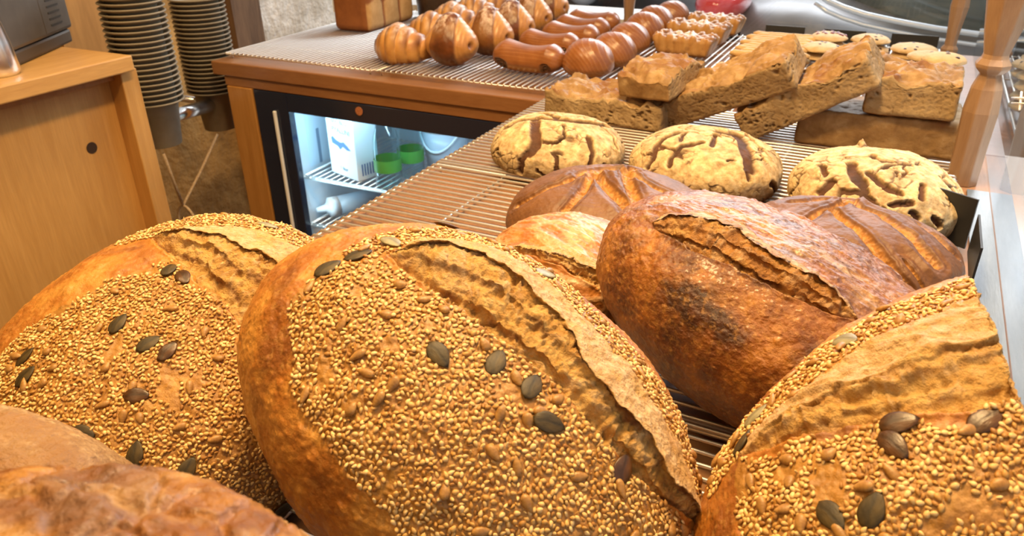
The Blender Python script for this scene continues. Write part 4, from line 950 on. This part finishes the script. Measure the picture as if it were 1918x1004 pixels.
dts.add([(-1.4336, 1.60, .60), (-1.4336, 1.612, .60), (-1.4336, 1.612, .70), (-1.4336, 1.60, .70)], [(0, 1, 2, 3)])
dts.build('printed_dots', plain('sticker_ink', (.22, .30, .40), .5), st, 0, False).matrix_parent_inverse = Matrix.Identity(4)

ZS = .5935
A_, B_, D_ = at(672, 341, ZS), at(622, 321, ZS), at(708, 326, ZS)
ux = (A_ - B_); w_ = float(np.linalg.norm(ux)); ux /= w_; uy = np.array([-ux[1], ux[0], 0]); dd = float(abs((D_ - A_) @ uy)); hc = .205
ct = empty('milk_carton', (A_ + B_) / 2 + uy * dd / 2, 'white drink carton with blue print, in the fridge', 'carton')
ct.rotation_euler = (0, 0, math.atan2(ux[1], ux[0])); bpy.context.view_layer.update()
def loc_build(mb, name, mat, parent, bev=0): return mb.build(name, mat, parent, bev, False)
loc_build(MB().box(-w_ / 2, w_ / 2, -dd / 2, dd / 2, 0, hc).add([(-w_ / 2, -dd / 2, hc), (w_ / 2, -dd / 2, hc), (w_ / 2, dd / 2, hc), (-w_ / 2, dd / 2, hc), (-w_ / 2, 0, hc + .016), (w_ / 2, 0, hc + .016)], [(0, 1, 5, 4), (2, 3, 4, 5), (1, 2, 5), (3, 0, 4)]), 'carton_body', M['carton'], ct, .002)
def text(body, size, mat, parent, x, y, z, name='printed_text'):
    cu = bpy.data.curves.new('text', 'FONT'); cu.body = body; cu.size = size; cu.align_x = 'LEFT'; cu.extrude = .0002
    tmp = bpy.data.objects.new('tmp', cu); COL.objects.link(tmp); me = bpy.data.meshes.new_from_object(tmp.evaluated_get(bpy.context.evaluated_depsgraph_get()))
    bpy.data.objects.remove(tmp); me.materials.clear(); me.materials.append(mat)
    o = bpy.data.objects.new(name, me); COL.objects.link(o); o.parent = parent; o.location = (x, y, z); o.rotation_euler = (math.pi / 2, 0, 0); return o
yf = -dd / 2 - .0004
text('BIVI BLG', .0195, M['grey_ink'], ct, -w_ * .30, yf, hc * .72); text('PYALUNI', .0205, M['grey_ink'], ct, -w_ * .30, yf, hc * .60)
text('1 liter', .0150, M['grey_ink'], ct, -w_ * .14, yf, hc * .09)
bl = MB(); bl.add([(x * w_, yf, z * hc) for x, z in ((-.36, .50), (-.30, .53), (-.18, .49), (-.02, .47), (.10, .49), (.22, .45), (.34, .40), (.20, .39), (.05, .42), (-.05, .37), (-.14, .41), (-.34, .43))], [tuple(range(12))])
bl.build('blue_print', M['blue_ink'], ct, 0, False)
rd = MB(); rd.add([(w_ * .40 + .009 * math.cos(a), yf, hc * .875 + .009 * math.sin(a)) for a in [2 * math.pi * k / 18 for k in range(18)]], [tuple(range(18))]); rd.build('red_logo', M['red_ink'], ct, 0, False)
sd_ = MB(); xs = w_ / 2 + .0004
for i in range(5): sd_.add([(xs, dd * (-.30 + .12 * i), hc * .06), (xs, dd * (-.30 + .12 * i) + .004, hc * .06), (xs, dd * (-.30 + .12 * i) + .004, hc * .22), (xs, dd * (-.30 + .12 * i), hc * .22)], [(0, 1, 2, 3)])
sd_.build('side_print', M['blue_ink'], ct, 0, False)
def bottle(label, p):
    r_ = empty('plastic_bottle', p, label, 'bottle', 'clear bottles in the fridge'); pr = [(.030, 0), (.036, .006), (.036, .10), (.034, .13), (.024, .165), (.014, .185), (.0135, .205)]
    loc_build(MB().lathe(pr, 24), 'bottle_body', M['bottle'], r_); loc_build(MB().lathe([(.0366, .045), (.0366, .078)], 24, capb=False, capt=False), 'bottle_label', M['green'], r_)
    loc_build(MB().lathe([(.0155, .198), (.0155, .214)], 18), 'bottle_cap', M['blue_ink'], r_)
bottle('clear plastic bottle with a green label, next to the carton in the fridge', at(730, 347, ZS)); bottle('clear plastic bottle with a green label, behind the front bottle in the fridge', at(772, 328, ZS))
tb = empty('lidded_tub', at(838, 312, ZS), 'white plastic tub with a handle, right of the bottles in the fridge', 'tub')
loc_build(MB().lathe([(.055, 0), (.066, .115)], 28), 'tub_body', plain('clear_tub', (.55, .60, .68), .3), tb); loc_build(MB().lathe([(.070, .115), (.070, .128), (.060, .132)], 28), 'lid', M['white'], tb)
loc_build(MB().tube([(.069 * math.cos(a), .069 * math.sin(a), .118 - .055 * math.sin((a + 2.6) / 2.2 * math.pi)) for a in [-2.6 + 2.2 * i / 12 for i in range(13)]], .0035, 8), 'handle', M['white'], tb)
sq = empty('squeeze_bottle', at(614, 389, .4755), 'white squeeze bottle lying on the lower fridge shelf', 'bottle'); sq.rotation_euler = (0, math.pi / 2, math.radians(238))
loc_build(MB().lathe([(.0275, -.17), (.0275, -.03)], 24), 'bottle_body', plain('grey_squeeze', (.40, .46, .52), .4), sq)
loc_build(MB().lathe([(.0285, -.03), (.0285, -.004), (.018, .0), (.011, .008), (.007, .032), (.0045, .034)], 24), 'nozzle_cap', M['white'], sq)

# ================================================================== LEFT CABINET, MACHINE, JUG
zc_ = 1.0; cr = at(247, 103, zc_); CXf, CYb = float(cr[0]), float(cr[1]); zlo = float(atx(250, 133, CXf)[2])
cb = empty('oak_cabinet', (CXf - .3, .4, 0), 'golden oak cabinet with a sliding door at the left edge', 'cabinet')
MB().box(CXf - .62, CXf, -.6, CYb, zlo, zc_).build('top', M['oak_y'], cb, .003)
yb = float(atx(228, 146, CXf - .02)[1]); yi = float(atx(262, 152, CXf - .02)[1]); 
MB().box(CXf - .60, CXf - .022, yb, yi, .002, zlo - .0005).build('side_panel', M['oak'], cb, .002)
MB().box(CXf - .60, CXf - .045, -.6, yb - .0005, zlo - .020, zlo - .0005).build('top_track', M['oak_dark'], cb)
dr = MB().box(CXf - .085, CXf - .065, -.6, yb - .0005, .04, zlo - .021).build('sliding_door', M['oak'], cb)
hp = atx(172, 277, CXf - .0647)
fh = MB().lathe([(.0125, 0), (.0125, .0006)], 24, (0, 0, 0), False).build('finger_hole', plain('hole_dark', (.035, .016, .006), .8), dr, 0, False)
fh.matrix_parent_inverse = Matrix.Identity(4); fh.location = Vector(hp.tolist()); fh.rotation_euler = (0, math.pi / 2, 0)
MB().box(CXf - .60, CXf - .07, -.6, yi, .002, .04).build('plinth', M['oak_dark'], cb)
# machine
mA, mB_ = at(27, 131, zc_ + .0005), at(145, 77, zc_ + .0005); dv = mB_ - mA; ln = float(np.linalg.norm(dv)); ang = math.atan2(dv[1], dv[0])
mc = empty('coffee_grinder', mA, 'dark grey vented machine casing on the oak cabinet', 'machine'); mc.rotation_euler = (0, 0, ang)
loc_build(MB().box(.004, ln - .004, .006, .26, 0, .03), 'base', M['machine_base'], mc, .006)
loc_build(MB().box(0, ln, 0, .27, .031, .42), 'casing', M['machine'], mc, .008)
vs = MB()
for i in range(6): vs.box(ln * .66, ln * .84, -.0012, .002, .050 + i * .0125, .0535 + i * .0125)
loc_build(vs, 'vent_slots', plain('vent_dark', (.03, .026, .022), .6), mc)
loc_build(MB().box(ln * .56, ln * .565, -.0006, .001, .04, .41), 'seam', M['machine_base'], mc)
jp = at(2, 140, zc_)
jg = MB().lathe([(.034, 0), (.036, .01), (.032, .06), (.026, .10), (.029, .125)], 28, tuple(float(v) for v in jp)).build('steel_jug', M['chrome']); tag(jg, 'shiny steel milk jug on the cabinet at the left frame edge', 'jug')

# ================================================================== CUPS AND HOLDER
def cup_mesh():
    b = MB(); b.lathe([(.046, .012), (.0469, .013), (.0585, .121), (.0735, .1268), (.0765, .1288), (.0765, .1308), (.0745, .132), (.072, .1312), (.0577, .1245), (.0462, .014)], 40, capb=True, capt=True); m_ = b.mesh('cup'); m_.materials.append(M['cup']); return m_
cpm = cup_mesh(); PITCH = .0117
def cup_stack(rim_px, dep, n, word, S_):
    p0 = atd(*rim_px, dep); z0 = p0[2] - .131 * S_
    for i in range(n):
        l_ = 'grey paper cup nested in the %s stack of cups' % word if i else 'lowest grey paper cup of the %s stack, its whole body showing' % word
        inst(cpm, 'paper_cup', l_, 'cup', 'cups nested in the %s stack' % word if i else None, (p0[0], p0[1], z0 + i * PITCH), 0, S_)
    return p0, z0
pA, zA = cup_stack((287, 186), 1.80, 24, 'front', .91); pB, zB = cup_stack((400, 166), 2.16, 22, 'rear', .94)
hd = empty('cup_holder', ((pA[0] + pB[0]) / 2, (pA[1] + pB[1]) / 2, zB + .06), 'chrome bar holder between the two cup stacks', 'holder')
cA, cB = np.array([pA[0], pA[1], zA + .070]), np.array([pB[0], pB[1], zB + .080])
dvec = (cB - cA) / np.linalg.norm(cB - cA)
MB().tube([cA + dvec * .054, cB - dvec * .056], .018, 20).build('bar', M['chrome'], hd)
MB().tube([(cB[0] - .054, cB[1], cB[2]), (-2.098, cB[1], cB[2])], .010, 12).build('wall_arm', M['chrome'], hd)
MB().tube([(cA[0] - .054, cA[1], cA[2]), (-2.098, cA[1], cA[2])], .010, 12).build('wall_arm', M['chrome'], hd)
tw = empty('twine_loop', atd(343, 385, 1.95), 'brown twine tied in a loop, hanging below the cup stacks', 'twine')
kn = atd(343, 385, 1.95); s1 = np.array([pA[0], pA[1], zA - .004]); s1 = atd(306, 288, 1.83); s2 = atd(407, 252, 2.12)
MB().tube([s1, s1 * .5 + kn * .5 + np.array([0, 0, -.004]), kn], .0036, 8).build('strand', M['twine'], tw); MB().tube([s2, s2 * .5 + kn * .5 + np.array([0, 0, -.004]), kn], .0036, 8).build('strand', M['twine'], tw)
lp = [kn + np.array([.036 * math.sin(a) * (1 if math.sin(a) > 0 else .8), 0, -.055 * (1 - math.cos(a))]) for a in [2 * math.pi * i / 28 for i in range(29)]]
MB().tube(lp, .0034, 8).build('loop', M['twine'], tw)

# ================================================================== ROOM SHELL
def struct(mb, name, mat): o = mb.build(name, mat); o['kind'] = 'structure'; return o
struct(MB().box(-2.2, .60, -3.0, 2.30, -.05, 0), 'floor', M['floor'])
struct(MB().box(-2.2, .20, -3.0, 2.30, 2.75, 2.85), 'ceiling', M['ceil'])
struct(MB().box(-2.2, .20, -3.1, -3.0, 0, 2.75), 'wall_near', M['paint'])
struct(MB().box(.125, .20, -3.0, -.46, 0, 2.75), 'wall_right', M['paint'])
struct(MB().box(-2.2, -2.1, -3.0, 1.97, 0, 2.75), 'wall_left', M['plaster'])
struct(MB().box(-2.24, -2.115, 2.105, 2.9, 0, 2.75), 'wall_stone', M['stone'])
bmx = struct(MB().box(-2.2, -2.06, 1.972, 2.103, 0, 2.75), 'trim_1', M['beam'])
struct(MB().box(-2.099, -2.075, 1.36, 1.50, .3, 2.0), 'trim_2', M['plank'])
struct(MB().box(.1525, .197, -.45, 2.22, .835, .858), 'trim_3', M['ledge'])
struct(MB().box(-1.9, -.50, 2.30, 2.50, .88, .925), 'window_sill', M['sill'])
struct(MB().box(-1.60, .1, 2.30, 2.40, 0, .879), 'wall_far', M['stone'])
struct(MB().box(-8, 8, 2.501, 4.4, -.10, -.02).box(.601, 8, -4, 2.50, -.10, -.02), 'pavement', M['pave'])
struct(MB().box(-8, 8, 4.401, 12, -.14, -.10), 'road', M['road'])

wb = empty('daylit_standin', (.55, 1.2, -.02), 'added white slab standing in for bright daylit pavement outside the side glass, at the right frame edge', 'stand-in')  # added white slab, its colour standing in for bright daylight on the pavement
MB().box(.235, .75, .55, 1.95, .72, .755).build('slab_top', M['sill'], wb, .004)
for x, y in ((.27, .6), (.71, .6), (.27, 1.9), (.71, 1.9)): MB().box(x - .02, x + .02, y - .02, y + .02, .001 if x < .6 else -.0195, .7195).build('slab_leg', M['sill'], wb)
# ================================================================== PARKED CARS
def superbox(cx, cy, cz, hx, hy, hz, p, n=44):
    d, Fq = cubesphere(n); r = (np.abs(d) ** p).sum(1) ** (-1 / p); P = d * r[:, None] * np.array([hx, hy, hz]); return P + np.array([cx, cy, cz]), Fq
def car(label, paint, loc):
    rt = empty('parked_car', loc, label, 'car')
    P, Fq = superbox(2.05, .86, .50, 2.10, .86, .36, 4.5)
    P[:, 2] += (.10 * np.exp(-((P[:, 0] - .35) / .42) ** 2) - .03) * ss(P[:, 2], .55, .8)
    o = link('body', mesh_np(P, Fq), paint, rt)
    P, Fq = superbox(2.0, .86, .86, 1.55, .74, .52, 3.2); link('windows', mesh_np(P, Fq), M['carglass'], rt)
    P, Fq = superbox(2.05, .86, 1.25, 1.10, .66, .15, 3.0, 24); link('roof', mesh_np(P, Fq), paint, rt)
    P, Fq = superbox(.15, .17, .865, .10, .21, .068, 2.4, 20); link('tail_light', mesh_np(P, Fq), M['taillight'], rt)
    for x in (.80, 3.25):
        for y in (.06, 1.66):
            w = empty('wheel', (0, 0, 0), None, None); w.parent = rt; w.location = (x, y, .30); w.rotation_euler = (math.pi / 2, 0, 0)
            loc_build(MB().lathe([(.20, -.09), (.29, -.085), (.305, -.05), (.305, .05), (.29, .085), (.20, .09)], 36), 'tyre', M['tyre'], w)
            loc_build(MB().lathe([(.03, -.098), (.06, -.094), (.15, -.094), (.185, -.098), (.2, -.09), (.2, .09), (.185, .098), (.15, .094), (.06, .094), (.03, .098)], 30), 'rim', M['rim'], w)
    return rt
c1 = car('silver parked car outside the rear glass, with a red tail light', M['silver'], (-.86, 3.14, -.02))
tr_ = [aty(x, y, 3.17) for x, y in ((1530, -14), (1552, 2), (1580, 14), (1620, 27), (1680, 40), (1750, 53), (1830, 64), (1930, 76), (2100, 92))]
mb = MB().tube(tr_, .011, 10); mb.tube([p_ + np.array([0, -.01, -.034]) for p_ in tr_], .008, 10); mb.build('window_trim', M['trim'], c1)
c2p = at(1100, 4, 0.02); c2 = car('grey parked car across the street, only a wheel in view', M['cargrey'], (float(c2p[0]) - 3.25, float(c2p[1]) - .1, -.10))

# ================================================================== CAMERA, LIGHT, RENDER SETTINGS
cd = bpy.data.cameras.new('camera'); cam = bpy.data.objects.new('camera', cd); COL.objects.link(cam)
cd.sensor_width = 36; cd.lens = 36 * F / 1918; cd.clip_start = .01; cd.clip_end = 200
mt = np.eye(4); mt[:3, 0] = R[0]; mt[:3, 1] = -R[1]; mt[:3, 2] = -R[2]; mt[:3, 3] = C
cam.matrix_world = Matrix(mt.tolist()); SC.camera = cam
cd.dof.use_dof = True; cd.dof.focus_distance = .62; cd.dof.aperture_fstop = 16
def area(name, loc, aim, size, watts, col, sy=None):
    l = bpy.data.lights.new(name, 'AREA'); l.energy = watts; l.color = col; l.size = size
    if sy: l.shape = 'RECTANGLE'; l.size_y = sy
    o = bpy.data.objects.new(name, l); COL.objects.link(o); o.location = loc
    o.rotation_euler = (Vector(aim) - Vector(loc)).to_track_quat('-Z', 'Y').to_euler(); return o
WARM = (1, .64, .28)
area('ceiling_lamp_loaves', (-.30, .62, 2.25), (-.25, .5, .95), .16, 22, WARM)
area('shop_fill', (-.6, -.6, 2.5), (-.25, .5, .95), .5, 7, WARM)  # unseen weak frontal fill for the warm ambient of the shop
area('ceiling_lamp_rye', (-.25, 1.0, 2.4), (-.25, 1.05, .95), .16, 15, WARM)
area('ceiling_lamp_croissants', (-1.0, 1.35, 2.5), (-1.0, 1.6, .95), .25, 6, (1, .74, .45))
area('ceiling_lamp_cabinet', (-1.0, .4, 2.4), (-1.6, .7, .8), .3, 13, (1, .70, .34))
area('fridge_lamp', (-1.05, 1.485, .803), (-1.05, 1.75, .45), .66, 1.5, (.45, .80, 1), .012)
area('fridge_lamp_side', (-1.385, 1.484, .62), (-1.2, 1.75, .6), .012, .5, (.45, .80, 1), .3)
area('window_daylight', (-.2, 4.6, 2.6), (-.3, 1.0, .9), 3.2, 120, (.90, .95, 1), 1.4)
l_ = area('outdoor_fill', (.75, 1.2, 1.9), (.62, 1.2, .75), .15, 7, (.92, .96, 1), 1.0); l_.data.spread = math.radians(40)  # added lamp that brightens the white slab outside, no such source there
w = bpy.data.worlds.new('world'); SC.world = w; w.use_nodes = True
bg = w.node_tree.nodes['Background']; bg.inputs[0].default_value = (.93, .97, 1, 1); bg.inputs[1].default_value = .62
vs_ = SC.view_settings; SC.display_settings.display_device = 'sRGB'; vs_.view_transform = 'Standard'; vs_.look = 'None'; vs_.gamma = 1; vs_.use_curve_mapping = False; vs_.exposure = 0.02
try:
    SC.cycles.use_denoising = True; SC.cycles.max_bounces = 8; SC.cycles.transparent_max_bounces = 16; SC.cycles.caustics_reflective = False; SC.cycles.caustics_refractive = False
    SC.cycles.sample_clamp_indirect = 6
except Exception: pass
